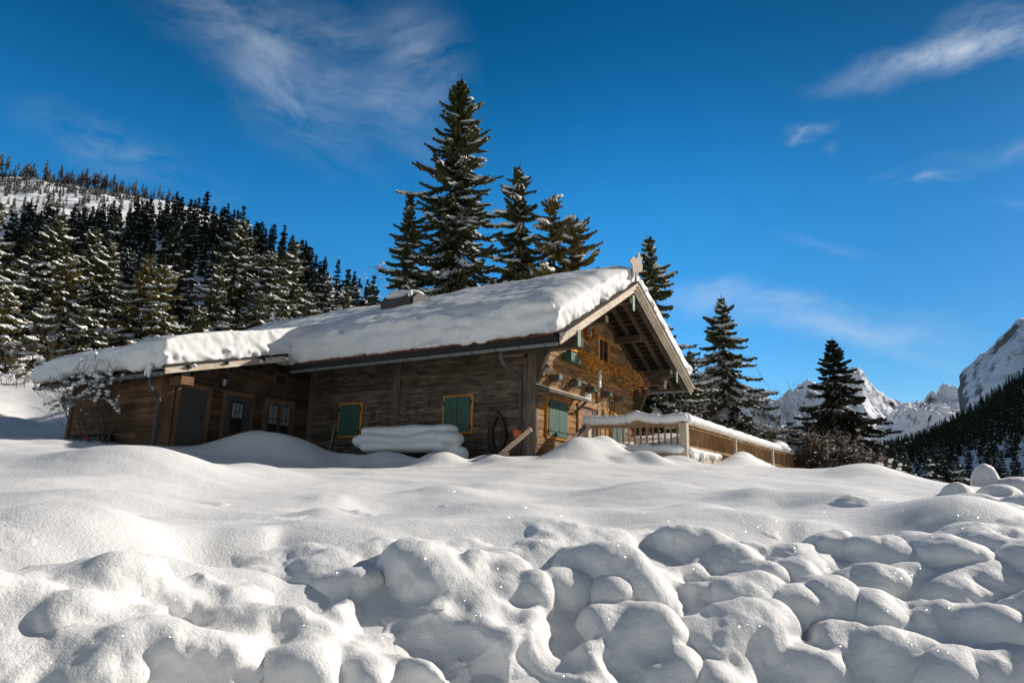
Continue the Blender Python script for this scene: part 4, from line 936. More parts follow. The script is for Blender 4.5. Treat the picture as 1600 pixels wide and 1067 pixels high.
for i in range(36):                               # broken gable face, left rake: ledges along the slope and loose lumps
    y = rs.uniform(-1.1, 3.2); t = rs.random(); S_.ell((1.16 + rs.uniform(-.10, .12) - .22 * t, y, roof_z(y) + .10 + t * .50), (rs.uniform(.10, .22), rs.uniform(.22, .55), rs.uniform(.05, .10)), 12, 7, Matrix.Rotation(.49, 3, 'X'), .25, rs)
for i in range(26): y = rs.uniform(-1.2, 3.2); t = rs.random() ** 2; S_.ell((1.24 - .3 * t, y, roof_z(y) + .08 + t * .5), (rs.uniform(.08, .2),) + (rs.uniform(.08, .2),) + (rs.uniform(.07, .16),), 10, 7, None, .4, rs)
for i in range(30): y = rs.uniform(3.3, 8.3); S_.ell((1.32, y, roof_z(y) + .18 + rs.uniform(0, .42)), (rs.uniform(.08, .18), rs.uniform(.12, .3), rs.uniform(.1, .2)), 10, 7, None, .3, rs)
for i in range(34): y = rs.uniform(-5.2, -1.6); z = 1.97 + .262 * (y + 5.3); S_.ell((-7.62 + rs.uniform(-.05, .03), y, z + rs.uniform(.05, .3)), (rs.uniform(.05, .12), rs.uniform(.1, .3), rs.uniform(.06, .14)), 10, 6, None, .3, rs)
for i in range(26): x = rs.uniform(-14.1, -7.8); S_.ell((x, -5.38, 2.05 + rs.uniform(-.05, .35)), (rs.uniform(.2, .6), .10, rs.uniform(.08, .16)), 10, 6, None, .2, rs)
for i in range(14): y = rs.uniform(-5.3, -3); S_.ell((-14.25, y, 2.15 + .262 * (y + 5.3) + rs.uniform(0, .3)), (.2, rs.uniform(.15, .35), rs.uniform(.1, .2)), 10, 6, None, .2, rs)
o = remeshed(S_, 'roof_snow', .055, 'snow', (-3, 2, 4), [(.05, .9), (.025, 2.7), (-.05, 4), (-.03, 9), (.008, 8)], 2); tag(o, 'thick blanket of snow covering the whole hut roof', 'snow cover')
m = MB(); m.ell((-5.95, 1.45, 5.36), (.50, .46, .11), 16, 8); m.ell((-6.0, 1.2, 5.25), (.42, .26, .12), 14, 8); m.ell((-5.5, 1.5, 5.36), (.28, .38, .10), 14, 8); m.ell((-5.36, 1.12, 5.22), (.08, .1, .16), 8, 6)
o = remeshed(m, 'chimney_snow', .03, 'snow', (-5.9, 1.5, 5.35), [(.012, 3)], 2); tag(o, 'cap of snow on the chimney housing', 'snow cover')
def snow_band(name, label, pts, w_, h_, seed, vox=.03, org=None):
    m = MB(); r = random.Random(seed)
    for i in range(len(pts) - 1):
        a, b = Vector(pts[i]), Vector(pts[i + 1]); L = (b - a).length; n = max(2, int(L / .12))
        for k in range(n + 1):
            p = a.lerp(b, k / n); q = r.uniform(.9, 1.12); m.ell((p.x, p.y, p.z + h_ * .42), (max(.12, w_ * .75), max(.12, w_ * .6) * q, h_ * .58 * q), 12, 8)
    o = remeshed(m, name, vox, 'snow', org or pts[0], [(.012, 3)], 3); tag(o, label, 'snow cover'); return o
snow_band('fence_snow', 'rounded strip of snow on the short front rail of the terrace fence', [(.62, 1.60, .93), (1.4, 1.73, .92), (1.75, 1.78, .96), (1.95, 1.80, 1.03), (2.2, 1.84, .95), (2.6, 1.9, .92), (3.12, 2.0, .95)], .17, .22, 1)
snow_band('fence_snow', 'long strip of snow on the side rail of the terrace fence', [(3.14, 2.15, .93), (3.22, 6.6, .90), (3.33, 11.5, .90), (3.48, 16.8, .90)], .20, .24, 2, .04)
m = MB(); m.ell((3.3, 13.2, 1.08), (.3, .9, .22), 14, 8); m.ell((3.42, 15.9, 1.08), (.32, .9, .26), 14, 8)
o = remeshed(m, 'fence_snow', .04, 'snow', (3.4, 14.5, 1.0), [(.01, 3)], 1); tag(o, 'two humps of snow at the far end of the terrace fence', 'snow cover')
m = MB(); m.box(.5, 3.05, 2.4, 16.5, .12, .40)
for i in range(30): m.ell((rs.uniform(.7, 2.3), rs.uniform(2.6, 7), .42), (rs.uniform(.4, .75), rs.uniform(.4, 1.2), .10), 12, 8)
m.ell((2.2, 3.0, .50), (.7, .5, .2), 14, 8); m.ell((1.6, 3.3, .52), (.8, .5, .2), 14, 8); m.ell((2.1, 4.0, .60), (.85, .9, .24), 14, 8)
o = remeshed(m, 'terrace_snow', .045, 'snow', (1.8, 5, .1), [(.02, 2)], 3); tag(o, 'deep snow lying on the terrace behind the fence', 'snow cover')
m = MB()
for k in range(16): t = k / 15; m.ell((1.55 + 1.45 * t, 1.66 + .2 * t, .24 + rs.uniform(-.01, .02)), (.17, .16, .115), 12, 8)
m.ell((1.55, 1.5, .30), (.2, .25, .10), 12, 8); o = remeshed(m, 'terrace_snow', .03, 'snow', (2.2, 1.75, .2), [(.015, 3)], 2); tag(o, 'roll of snow on the terrace edge below the front fence', 'snow cover')
m = MB()
for k in range(10): m.ell((3.2 + rs.uniform(-.02, .03), 2.2 + k * .28, .22), (.10, .2, .09), 10, 7)
for k in range(9): m.ell((3.26, 2.2 + rs.random() * 2.5, .12 + rs.uniform(-.05, .05)), (.06, rs.uniform(.05, .13), rs.uniform(.06, .13)), 8, 6, None, .3, rs)
o = remeshed(m, 'terrace_snow', .025, 'snow', (3.2, 3, .15), None, 1); tag(o, 'dripping lumps of snow under the side fence near its corner post', 'snow cover')
# bench buried in snow in front of the long wall
m = MB(); yb = -1.15
for k in range(26):
    t = k / 25; x = -4.62 + 2.72 * t; m.ell((x, yb + .05, .63 - .02 * t), (.16, .30, .135), 12, 8); 
    x = -4.75 + 3.0 * t; m.ell((x, yb, .36 + .05 * math.sin(t * 9)), (.2, .42, .20 + .02 * math.sin(t * 17)), 12, 8)
    x = -4.5 + 2.4 * t; m.ell((x, yb, .18), (.2, .36, .14), 12, 8)
m.ell((-1.85, yb, .38), (.24, .44, .22), 12, 8); m.ell((-2.0, yb, .18), (.25, .4, .16), 12, 8); m.ell((-1.72, yb + .1, .08), (.16, .2, .24), 10, 8); m.ell((-1.52, yb + .1, -.02), (.16, .2, .20), 10, 8); m.ell((-4.86, yb, .46), (.13, .25, .10), 10, 8)
t_ = thing('buried_bench', 'bench under two thick rolls of snow in front of the long wall', 'bench', (-3.2, yb, -.3)); mm = MB()
for x in (-4.2, -2.3): mm.box(x - .05, x + .05, yb - .2, yb + .2, -.5, .12)
mm.build('legs', 'beam_grey', t_); mm = MB(); mm.box(-4.5, -2.0, yb - .25, yb + .25, .10, .15); mm.build('seat', 'beam_grey', t_)
o = remeshed(m, 'bench_snow', .028, 'snow', (-3.2, yb, .2), [(.018, 2.2), (.008, 6)], 3); tag(o, 'two stacked rolls of snow like pillows on the buried bench', 'snow cover')
for i, (x, y, z) in enumerate([(-7.50, -4.60, 1.98 + .11), (-7.50, -2.60, 2.56), (-7.50, -1.72, 2.80)]):
    m = MB(); m.ell((x, y, z), (.05, .06, .05), 10, 7, None, .25, rs); o = m.build('snow_clump', 'tree_snow', None, True); o.matrix_world = HM; 
    tag(o, ['snow clump on the pale end of the wing verge board', 'small snow clump in the middle of the wing verge board', 'round snowball near the upper end of the wing verge board'][i], 'snow clump')
m = MB(); m.ell((-8.0, -5.48, 1.93), (.10, .06, .10), 10, 7, None, .3, rs); m.ell((-7.95, -5.5, 1.80), (.05, .05, .12), 8, 6, None, .3, rs); m.ell((-8.1, -5.5, 1.82), (.04, .04, .10), 8, 6); o = m.build('snow_clump', 'tree_snow', None, True); o.matrix_world = HM; tag(o, 'ragged snow clot hanging over the gutter above the wing downpipe', 'snow clump')

# ------------------------------------------------------------------ bare shrubs
def shrub(name, label, P, h, spread, n, seed, matn='bare_twig', snow=.3, th=.012, leaf=None, leafn=0, frame='world', up_=.8, snr=.05, lean=(0, 0)):
    r = random.Random(seed); t_ = thing(name, label, 'shrub', tuple(P), None, 'world' if frame == 'world' else 'hut'); del t_['org']
    T = MB(); Sn = MB(); Lf = MB(); O = Vector((0, 0, 0))
    def grow(p, d, L, rad, lv):
        pts = [p.copy()]; k = 5
        for i in range(k):
            d = (d + Vector([r.uniform(-.16, .16) for _ in range(3)]) + Vector((0, 0, .03 * lv))).normalized(); p = p + d * L / k; pts.append(p.copy())
            if lv < 3 - (n > 12) and i > 0:
                for _ in range(1 if lv else 2):
                    if r.random() < .75:
                        sdv = Vector([r.uniform(-1, 1) for _ in range(3)]); nd = (d * .7 + sdv * .6).normalized(); grow(p, nd, L * r.uniform(.35, .6), rad * .55, lv + 1)
            if lv >= 1 and r.random() < snow:
                s_ = snr * r.uniform(.5, 1.4); Sn.ell(p + Vector((0, 0, s_ * .4)), (s_ * 1.3, s_, s_ * .7), 6, 4, None, .4, r)
            if leaf and lv >= 1:
                for _ in range(leafn):
                    c = p + Vector([r.uniform(-.1, .1) for _ in range(3)]); a = Vector([r.uniform(-1, 1) for _ in range(3)]).normalized() * .05; b = a.orthogonal().normalized() * .025; Lf.add([c - a, c + b, c + a, c - b], [(0, 1, 2, 3)])
        T.tube(pts, [max(.003, rad * (1 - .8 * i / k)) for i in range(k + 1)], 4, False)
    for i in range(n):
        a = r.uniform(0, 6.28); q = math.sqrt(r.random()); grow(Vector((math.cos(a) * spread * .25 * q, math.sin(a) * spread * .25 * q, -.2)), Vector((math.cos(a) * (1 - up_) * 1.5 * q + lean[0], math.sin(a) * (1 - up_) * 1.5 * q + lean[1], 1)).normalized(), h * r.uniform(.6, 1.05), th * r.uniform(.7, 1.3), 0)
    T.build('branches', matn, t_)
    if Sn.v: tag(Sn.build('snow_tufts', 'tree_snow', t_, True), kind='stuff')
    if Lf.v: Lf.build('leaves', leaf, t_)
    return t_
for px, py, d, h, sp_, n, lab, kw in [
    (1300, 737, 30.5, 1.35, 1.9, 24, 'brown bare bush with snow tufts in front of the lone dark spruce', dict(snow=.06, snr=.045, leaf='brown_leaves', leafn=3, up_=.45)),
    (1330, 740, 30.5, .95, 1.9, 16, 'lower brown bush right of the lone dark spruce', dict(snow=.07, snr=.045, leaf='brown_leaves', leafn=3, up_=.4)),
    (1362, 742, 27, .65, 2.2, 18, 'low bush bent under snow behind the crest right of the lone spruce', dict(snow=.14, snr=.06, up_=.3)),
    (1262, 738, 33, 3.6, 1.5, 6, 'tall thin bare saplings left of the lone dark spruce', dict(snow=.015, snr=.03, th=.016, up_=.85)),
    (1212, 720, 34, 3.0, 1.6, 5, 'leaning bare sapling behind the far end of the fence', dict(snow=.02, snr=.04, th=.016, up_=.75, lean=(-.25, 0))),
    (1240, 730, 34, 2.4, 1.0, 4, 'small bare shrub at the last fence post', dict(snow=.04, snr=.04, up_=.8)),
    (1035, 690, 34, 2.7, 2.8, 14, 'tangled bare shrub dusted with snow under the right roof corner', dict(snow=.04, snr=.04, up_=.6)),
    (1070, 690, 35, 3.2, 2.2, 10, 'thin snowy saplings right of the roof corner', dict(snow=.03, snr=.04, up_=.8)),
    (1100, 690, 33, 3.0, 1.6, 7, 'bare upright twigs in front of the bushy spruce', dict(snow=.02, snr=.03, up_=.85)),
    (40, 600, 40, 2.0, 2.2, 10, 'reddish bare saplings between the spruces at the far left', dict(snow=.008, snr=.04, up_=.8)),
    (15, 590, 41, .6, 2.6, 10, 'low snow-covered shrub at the left edge', dict(snow=.03, snr=.07, up_=.3)),
    (582, 505, 45, 3.5, 2, 6, 'bare crown of a small tree left of the slim spruce', dict(snow=.05, up_=.6))]:
    P = at(px, py, d); gz = P.z if px < 600 else min(P.z, ground_z(P.x, P.y) + .3)
    shrub('bare_shrub', lab, (P.x, P.y, gz - .1), h, sp_, n, int(px), **kw)
cs = shrub('climbing_shrub', 'bare climbing shrub with snow on its twigs in front of the wing wall', (-10.05, -5.35, .05), 1.55, .9, 9, 77, 'bare_twig', .0, .016, up_=.55, frame='hut', lean=(-.12, -.02))
T = MB(); Sn = MB(); r = random.Random(4)
for i in range(46):
    x = r.uniform(-11.9, -9.2); z = 1.55 + r.uniform(-.35, .25); p = Vector((x, -5.5 + r.uniform(-.25, .2), z)); d = Vector((r.uniform(-1, 1), r.uniform(-.4, .2), r.uniform(-.2, .5))).normalized(); pts_ = [p.copy()]
    for k in range(6):
        d = (d + Vector([r.uniform(-.3, .3) for _ in range(3)])).normalized(); p = p + d * .13; pts_.append(p.copy())
        if r.random() < .75 and -11.8 < p.x < -9.3: s_ = r.uniform(.02, .065); Sn.ell(p + Vector((0, 0, s_ * .4)), (s_ * 1.4, s_, s_ * .75), 7, 5, None, .5, r)
    T.tube(pts_, .006, 4, False)
for i in range(5):
    a = r.uniform(-.5, .5); T.tube([(-9.95 + a * .3, -5.3, -.1), (-9.8 + a * .8, -5.35, .5), (-9.75 + a * 1.4, -5.4, 1.0), (-10.0 + a * 2.4, -5.42, 1.35), (-10.4 + a * 2.6, -5.45, 1.6)], [.02, .018, .015, .012, .008], 5)
for i in range(8): x = r.uniform(-11.6, -9.6); T.tube([(x, -5.5, 1.6), (x + r.uniform(-.2, .2), -5.55, 1.9), (x + r.uniform(-.3, .3), -5.55, 2.25 + r.uniform(0, .3))], [.008, .006, .003], 4)
O_ = Vector((-10.05, -5.35, .05))
for mb_, nm_, mt_, smo in ((T, 'twigs', 'bare_twig', False), (Sn, 'snow_tufts', 'tree_snow', True)):
    mb_.v = [tuple(Vector(v) - O_) for v in mb_.v]; q_ = mb_.build(nm_, mt_, cs, smo)
    if smo: tag(q_, kind='stuff')
P = at(1606, 752, 12.5); t_ = thing('marker_post', 'red roadside marker just visible at the right edge', 'marker post', (P.x, P.y, P.z - .5), frame='world'); del t_['org']
m = MB(); m.tube([(0, 0, -.6), (0, 0, .62)], .03, 8); m.build('post', 'red_plastic', t_); m = MB(); m.tube([(0, 0, .62), (0, 0, .66)], .032, 8); m.build('cap', 'plate_white', t_)
hill_px = [-500, -200, 0, 150, 300, 400, 480, 560, 640, 720, 900]
hillrows = [(55, [600, 600, 605, 600, 600, 610, 620, 640, 660, 680, 700]), (110, [430, 470, 500, 520, 520, 530, 540, 560, 590, 620, 680]),
            (250, [240, 320, 385, 372, 352, 405, 445, 485, 520, 570, 650])]
strip('hillside', hill_px, hillrows, 'forest_ground', 160, 40, 2.0, .03)
ridge_px = [-500, -200, 0, 60, 100, 150, 200, 260, 330, 400, 500, 620, 760]
ridgerows = [(330, [300, 350, 380, 380, 380, 380, 390, 390, 400, 440, 490, 560, 620]), (520, [270, 300, 322, 324, 330, 334, 340, 346, 360, 400, 450, 530, 600]),
             (760, [215, 255, 277, 279, 286, 296, 307, 315, 334, 382, 436, 520, 600])]
ridge_grid = strip('upper_mountainside', ridge_px, ridgerows, 'forest_ground', 260, 60, 9.0, .02)
strip('snowy_mountains', [900, 1080, 1150, 1190, 1215, 1250, 1270, 1300, 1335, 1350, 1362, 1375, 1400, 1420, 1445, 1470, 1500, 1560, 1700],
      [(2300, [790] * 19), (3000, [745, 740, 735, 720, 712, 700, 705, 712, 690, 680, 690, 700, 705, 690, 690, 692, 690, 690, 700]), (4300, [680, 650, 630, 621, 629, 617, 613, 610, 593, 592, 612, 632, 641, 626, 620, 613, 606, 600, 600])],
      'mountain_snow', 620, 190, 130, .0021, True)
fh_px = [1150, 1300, 1390, 1440, 1480, 1520, 1560, 1600, 1700, 1900]
fhrows = [(220, [800, 800, 800, 805, 805, 810, 810, 815, 820, 830]), (330, [765, 762, 750, 752, 755, 757, 757, 757, 755, 740]), (950, [745, 722, 706, 690, 672, 650, 622, 600, 550, 440])]
strip('wooded_slope', fh_px, fhrows, 'forest_ground', 140, 60, 5, .012)
# the rock massif: its unseen right-hand tower is shaped to shade the left hillside
sh = Vector((math.sin(SUN_AZ), math.cos(SUN_AZ), 0)); ph_ = Vector((-sh.y, sh.x, 0))
crest = [at(1503, 655, 2150), at(1500, 630, 2150), at(1496, 610, 2150), at(1500, 596, 2150), at(1498, 586, 2150), at(1506, 572, 2150), at(1516, 564, 2150), at(1530, 547, 2150), at(1541, 541, 2150), at(1560, 520, 2150), at(1588, 497, 2150), at(1608, 490, 2150), at(1650, 470, 2150)]
for p_, z_ in [(640, 960), (430, 1290), (300, 1330), (200, 1300), (120, 1230), (95, 1160), (75, 1060), (40, 970), (-200, 740), (-700, 380), (-1500, 150)]:
    v = sh * 2000 + ph_ * p_; crest.append(Vector((v.x, v.y, z_)))
cr = np.array([tuple(c) for c in crest]); seg = np.concatenate([[0], np.cumsum(np.linalg.norm(np.diff(cr, axis=0), axis=1))])
ts = np.linspace(0, seg[-1], 520); cr = np.stack([np.interp(ts, seg, cr[:, k]) for k in range(3)], -1)
rows_ = []
for k in range(60):
    t = k / 59; f_ = 1 - .55 * (1 - t) ** 1.2; q = cr.copy(); q[:, :2] *= f_; q[:, 2] = cr[:, 2] * (t ** .62); rows_.append(q)
for k in range(1, 12): q = cr.copy(); q[:, :2] *= 1 + k * .03; q[:, 2] = cr[:, 2] * (1 - k / 14); rows_.append(q)
mg = np.array(rows_); nn = (ridged(mg[..., 0] * .004 + mg[..., 2] * .002, mg[..., 1] * .004, 7) - .5) * 2
fall = np.concatenate([np.ones(60), np.linspace(1, .5, 11)])[:, None]
mg[..., :2] *= (1 - .016 * nn * fall)[..., None]; mg[..., 2] += 14 * nn * fall
o = link(np_mesh('rock_massif', mg.reshape(-1, 3), gridf(*mg.shape[:2]), 'dome_rock'), 'rocky_mountain'); tag(o, kind='structure')

# ------------------------------------------------------------------ trees
def spruce_data(h, rad, seed, dz=.4, nb=7, step=.17, tw=.09, bare=.04, prof=.85, snow=.45, blob=.3, irregular=.2, droop=.35, tlen=1.0, one_side=0, sboost=1.0, gap=.0, dust=.5, snw=1.0):
    rd = random.Random(seed); T = MB(); Fo = MB(); Sn = MB()
    lean = (rd.uniform(-.01, .01) * h, rd.uniform(-.01, .01) * h)
    tr = h * .011 + .05
    def tp(z): t = z / h; return Vector((lean[0] * t * t, lean[1] * t * t, z))
    T.tube([tp(h * k / 8) for k in range(9)], [tr * (1 - k / 8) ** .8 + .008 for k in range(9)], 6)
    T.add([(-.01, 0, h * .98), (.01, 0, h * .98), (0, 0, h * 1.03)], [(0, 1, 2)])
    z = h * bare; phase = 0
    swell = [rd.uniform(-1, 1) for _ in range(40)]
    while z < h * .985:
        t = 1 - z / h
        base = tp(z); L0 = rad * (t ** prof) * (1 - .18 * max(0, t - .8) / .2) + .10
        L0 *= 1 + irregular * .8 * swell[int(z / h * 39)]
        n = max(3, int(nb * (.55 + .45 * min(1, t * 3)))); phase += rd.uniform(.4, 1.2)
        for b in range(n):
            if rd.random() < gap: continue
            a = phase + 2 * math.pi * b / n + rd.uniform(-.35, .35)
            L = L0 * rd.uniform(1 - irregular * 2, 1 + irregular)
            if rd.random() < .04: L *= 1.1
            if L < .08: continue
            dx, dy = math.cos(a), math.sin(a); sx, sy = -dy, dx
            sl = .40 - .74 * min(1, t * 3) - rd.uniform(-.14, .16)
            dr_ = droop * min(1.2, L / 2)
            def P(s): 
                return base + Vector((dx * s * L, dy * s * L, s * L * sl - dr_ * L * .35 * math.sin(s * 2.6) + .10 * L * s * s * s))
            if L > .5: T.tube([P(0), P(.5), P(.95)], [.012 + .012 * L, .008 + .006 * L, .005], 3, False)
            s = .10 if L > 1 else .0
            heavy = rd.random() < snow
            while s < 1:
                c = P(s); c2 = P(min(1, s + .05)); ax = (c2 - c).normalized() if s < .94 else (c - P(s - .05)).normalized()
                wl_ = tlen * (min(.62, .22 + .34 * L) * (1 - s * .75)) * rd.uniform(.7, 1.2)
                for sg in (-1, 1):
                    d = Vector((sx * sg, sy * sg, 0)) * .85 + ax * .6 + Vector((0, 0, -.22 - .35 * rd.random()))
                    d.normalize(); w = tw * rd.uniform(.8, 1.4)
                    tip = c + d * wl_; mid = c + d * wl_ * .55 + Vector((0, 0, -w * rd.uniform(.8, 2.0)))
                    b0 = c + ax * w * .9; b1 = c - ax * w * .9
                    Fo.add([b0, b1, tip, mid, c + d * wl_ * .45 + ax * w * 1.1, c + d * wl_ * .5 - ax * w * 1.1], [(0, 4, 2, 3), (1, 3, 2, 5), (0, 3, 1)])
                    if rd.random() < dust * (1.25 if heavy else .35):
                        o_ = Vector((0, 0, w * .45)); k1 = rd.uniform(.1, .3); k2 = rd.uniform(.6, .98)
                        q0 = c + d * wl_ * k1; q1 = c + d * wl_ * k2; hw = w * rd.uniform(.6, 1.15) * snw
                        Sn.add([q0 + ax * hw * .7 + o_ * .2, q0 - ax * hw * .7 + o_ * .2, q1 - ax * hw * .5 + o_ * .2, q1 + ax * hw * .5 + o_ * .2, (q0 + q1) * .5 + o_ * 1.6], [(0, 1, 4), (1, 2, 4), (2, 3, 4), (3, 0, 4)])
                # needles along the axis below
                if rd.random() < .7:
                    dn = Vector((rd.uniform(-.3, .3), rd.uniform(-.3, .3), -1)).normalized() * tw * rd.uniform(1.8, 3.8)
                    Fo.add([c + ax * tw, c - ax * tw, c + dn], [(0, 1, 2)])
                s += step / L * rd.uniform(.85, 1.15)
            if heavy and L > .35:
                s0 = rd.uniform(.15, .45); m = max(2, int(L * (1 - s0) / (.30 * sboost)) + 1)
                for i in range(m):
                    s1 = s0 + (1 - s0) * (i + rd.uniform(-.2, .2)) / m
                    if rd.random() < .22: continue
                    c = P(min(.98, s1)); r = blob * sboost * rd.uniform(.35, .9) * (1 - .45 * s1) * min(1, .5 + L * .5)
                    rot = Matrix.Rotation(a, 3, 'Z') @ Matrix.Rotation(-math.atan(sl * .8), 3, 'Y')
                    Sn.ell(c + Vector((0, 0, r * .16)), (r * 1.35, r * .9, r * .38), 7, 4, rot, .35, rd)
        z += dz * rd.uniform(.8, 1.2) * (.55 + .45 * min(1, t * 3))
    # leading shoot
    for k in range(10):
        zz = h * (.96 + .06 * k / 10); a = rd.uniform(0, 6.3); Fo.add([(0, .01, zz), (0, -.01, zz), (.14 * math.cos(a) * (1 - k / 12), .14 * math.sin(a) * (1 - k / 12), zz + .08)], [(0, 1, 2)])
    return T, Fo, Sn
def make_tree(P, label, cat, h, rad, seed, leaf='needles', group=None, rz=0, name='spruce_tree', **k):
    T, Fo, Sn = spruce_data(h, rad, seed, **k)
    r = thing(name, label, cat, tuple(P), group, 'world'); del r['org']; r.rotation_euler.z = rz
    T.build('trunk', 'bark', r); Fo.build('crown', leaf, r); tag(Sn.build('snow_load', 'tree_snow', r, True), kind='stuff')
    return r
def copy_tree(o, parent=None):
    c = o.copy(); col.objects.link(c); c.parent = parent
    for ch in list(o.children): copy_tree(ch, c)
    return c
def tree_at(px, top, d, label, halfw, seed, base=None, **k):
    """height from the pixel of its tip, base on the ground at that distance"""
    tpnt = at(px, top, d)
    gz = base if base is not None else ground_z(tpnt.x, tpnt.y)
    gz -= .3
    return make_tree((tpnt.x, tpnt.y, gz), label, 'tree', (tpnt.z - gz) / 1.02, halfw * 1.42 / 1094 * d, seed, **k)

tree_at(722, 110, 33, 'tallest spruce of all, snow-dusted, rising behind the middle of the hut roof', 142, 11, dz=.32, nb=8, snow=.42, blob=.36, irregular=.26, prof=.90, gap=.08, step=.095, tw=.055, dust=.6, snw=2.0, tlen=.85)
tree_at(643, 292, 32, 'slim spruce left of the tallest one, behind the chimney', 72, 12, dz=.34, nb=7, snow=.5, blob=.36, snw=2.2, tlen=.85, irregular=.24, prof=.86, gap=.1, step=.10, tw=.06, dust=.35)
tree_at(814, 247, 31, 'medium spruce with big snow pads just right of the tallest one', 94, 13, dz=.40, nb=7, snow=.5, blob=.46, snw=2.0, tlen=.85, irregular=.3, prof=.8, gap=.12, step=.10, tw=.06, dust=.25)
tree_at(868, 296, 31, 'sparse bushy spruce with heavy snow pads, rightmost of the group above the roof', 80, 14, snw=2.0, tlen=.85, dz=.38, nb=7, snow=.4, blob=.5, irregular=.42, prof=.55, gap=.15, leaf='needles_olive', step=.10, tw=.06, dust=.25)
tree_at(896, 330, 31.6, 'lower crown leaning out at the right edge of the group above the roof', 52, 24, snw=2.0, tlen=.85, dz=.38, nb=7, snow=.4, blob=.45, irregular=.42, prof=.5, gap=.15, leaf='needles_olive', step=.10, tw=.06, dust=.25)
tree_at(1010, 363, 31, 'narrow spruce half hidden behind the gable peak', 98, 15, snw=2.0, tlen=.85, dz=.34, nb=8, snow=.48, blob=.34, irregular=.26, prof=.98, gap=.08, step=.10, tw=.06, dust=.4)
tree_at(1127, 455, 38, 'bushy snow-laden spruce beyond the terrace fence', 96, 16, dz=.34, nb=8, snow=.55, blob=.42, irregular=.26, prof=1.08, gap=.06, step=.11, tw=.065, dust=.65, snw=2.0)
tree_at(1078, 545, 41, 'thin young spruce covered in snow under the right end of the roof', 64, 17, dz=.34, nb=6, snow=.4, blob=.28, irregular=.3, prof=.8, step=.12, tw=.06, dust=.8)
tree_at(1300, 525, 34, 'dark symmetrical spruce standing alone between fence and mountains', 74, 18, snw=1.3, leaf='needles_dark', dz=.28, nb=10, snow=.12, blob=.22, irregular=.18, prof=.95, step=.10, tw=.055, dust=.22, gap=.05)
tree_at(1234, 655, 40, 'small dark spruce behind the far end of the fence', 22, 19, leaf='needles_dark', dz=.4, nb=6, snow=.2, blob=.3, step=.2)
for i, (px, tp_, hw, d) in enumerate([(1408, 706, 26, 44), (1452, 712, 30, 46), (1384, 716, 20, 40), (1496, 722, 26, 48)]):
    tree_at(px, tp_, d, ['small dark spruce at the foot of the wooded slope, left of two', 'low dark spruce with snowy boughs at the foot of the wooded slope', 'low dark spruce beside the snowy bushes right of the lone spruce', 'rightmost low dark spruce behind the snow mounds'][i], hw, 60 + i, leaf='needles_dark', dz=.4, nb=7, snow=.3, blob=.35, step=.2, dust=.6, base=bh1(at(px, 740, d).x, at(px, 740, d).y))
# lit row of snowy spruces behind the annex
row = [(2, 306, 62, 50), (96, 326, 72, 58), (114, 392, 52, 52), (150, 350, 58, 60), (172, 368, 54, 55), (205, 384, 46, 61), (233, 394, 58, 52), (260, 404, 52, 50), (289, 414, 42, 57), (345, 410, 52, 52), (380, 336, 78, 60), (426, 386, 52, 57),
       (461, 369, 54, 61), (488, 456, 40, 50), (541, 442, 40, 62), (52, 400, 52, 62), (20, 452, 46, 48), (410, 452, 40, 52), (318, 470, 36, 49), (575, 468, 34, 66), (512, 420, 40, 70), (72, 470, 40, 46), (140, 470, 38, 46), (-60, 330, 70, 55)]
rowlab = ['snowy spruce cut by the left edge of the photo', 'tall lit snowy spruce left of centre in the row behind the annex', 'olive-green spruce in front of the tall one at the left', 'pointed snowy spruce third from the left in the back row',
          'snowy spruce with a slanting crown above the annex roof left half', 'darker slim spruce above the middle of the annex roof', 'olive spruce with dense snow pads above the annex gutter bend', 'olive spruce with snow-white right flank above the annex',
          'short dark spruce between the olive one and the broad one', 'medium snowy spruce left of the broad tall one', 'broadest and tallest lit spruce left of the flagpole', 'slim snowy spruce just behind the white pole', 'pointed snowy spruce right of the pole',
          'low spruce with thick snow pads near the roof slope', 'small snowy spruce alone near the hillside foot above the roof', 'snowy spruce filling the gap at the far left', 'low green spruce at the far left edge', 'low snow-laden spruce at the foot of the broad one', 'low snowy spruce between two taller ones above the annex verge',
          'small dark spruce left of the chimney', 'dark slender spruce behind the low snow-padded one', 'low snowy spruce at the left end of the annex roof', 'low snowy spruce over the annex roof end', 'snowy spruce just outside the left edge']
for i, (px, tp_, hw, d) in enumerate(row):
    bz = ground_z(at(px, 560, d).x, at(px, 560, d).y); bz = min(bz, at(px, 590, d).z)
    lf = 'needles_olive' if i in (2, 6, 7, 16) else ('needles_dark' if i in (5, 8, 19, 20) else 'needles')
    tree_at(px, tp_, d, rowlab[i], hw, 100 + i, base=bz, leaf=lf, dz=.50, nb=7, snow=.50, blob=.38, irregular=.28, prof=.80, step=.20, tw=.10, dust=.75, snw=1.35)

# hillside forest: six patterns copied
def small_spruce(seed, h, rad, dusty, leaf):
    T, Fo, Sn = spruce_data(h, rad, seed, dz=.95, nb=6, step=.55, tw=.26, snow=dusty * .4, blob=.6, irregular=.28, prof=.78, dust=dusty, tlen=1.5)
    m = MB(); m.add(T.v, T.f); m.cur = 1; m.add(Fo.v, Fo.f); m.cur = 2; m.add(Sn.v, Sn.f)
    o = m.build('forest_spruce', ['bark', leaf, 'tree_snow']); return o
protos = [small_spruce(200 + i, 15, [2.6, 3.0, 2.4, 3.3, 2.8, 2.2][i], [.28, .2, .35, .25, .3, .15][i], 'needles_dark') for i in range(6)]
used = set(); rf = random.Random(3)
def put(k, P, s, label, group):
    o = protos[k]
    if k in used: o = protos[k].copy(); col.objects.link(o)
    used.add(k)
    o.location = P; o.scale = (s * rf.uniform(.9, 1.15), s * rf.uniform(.9, 1.15), s); o.rotation_euler = (0, 0, rf.uniform(0, 6.28)); tag(o, label, 'tree', group)
    return o
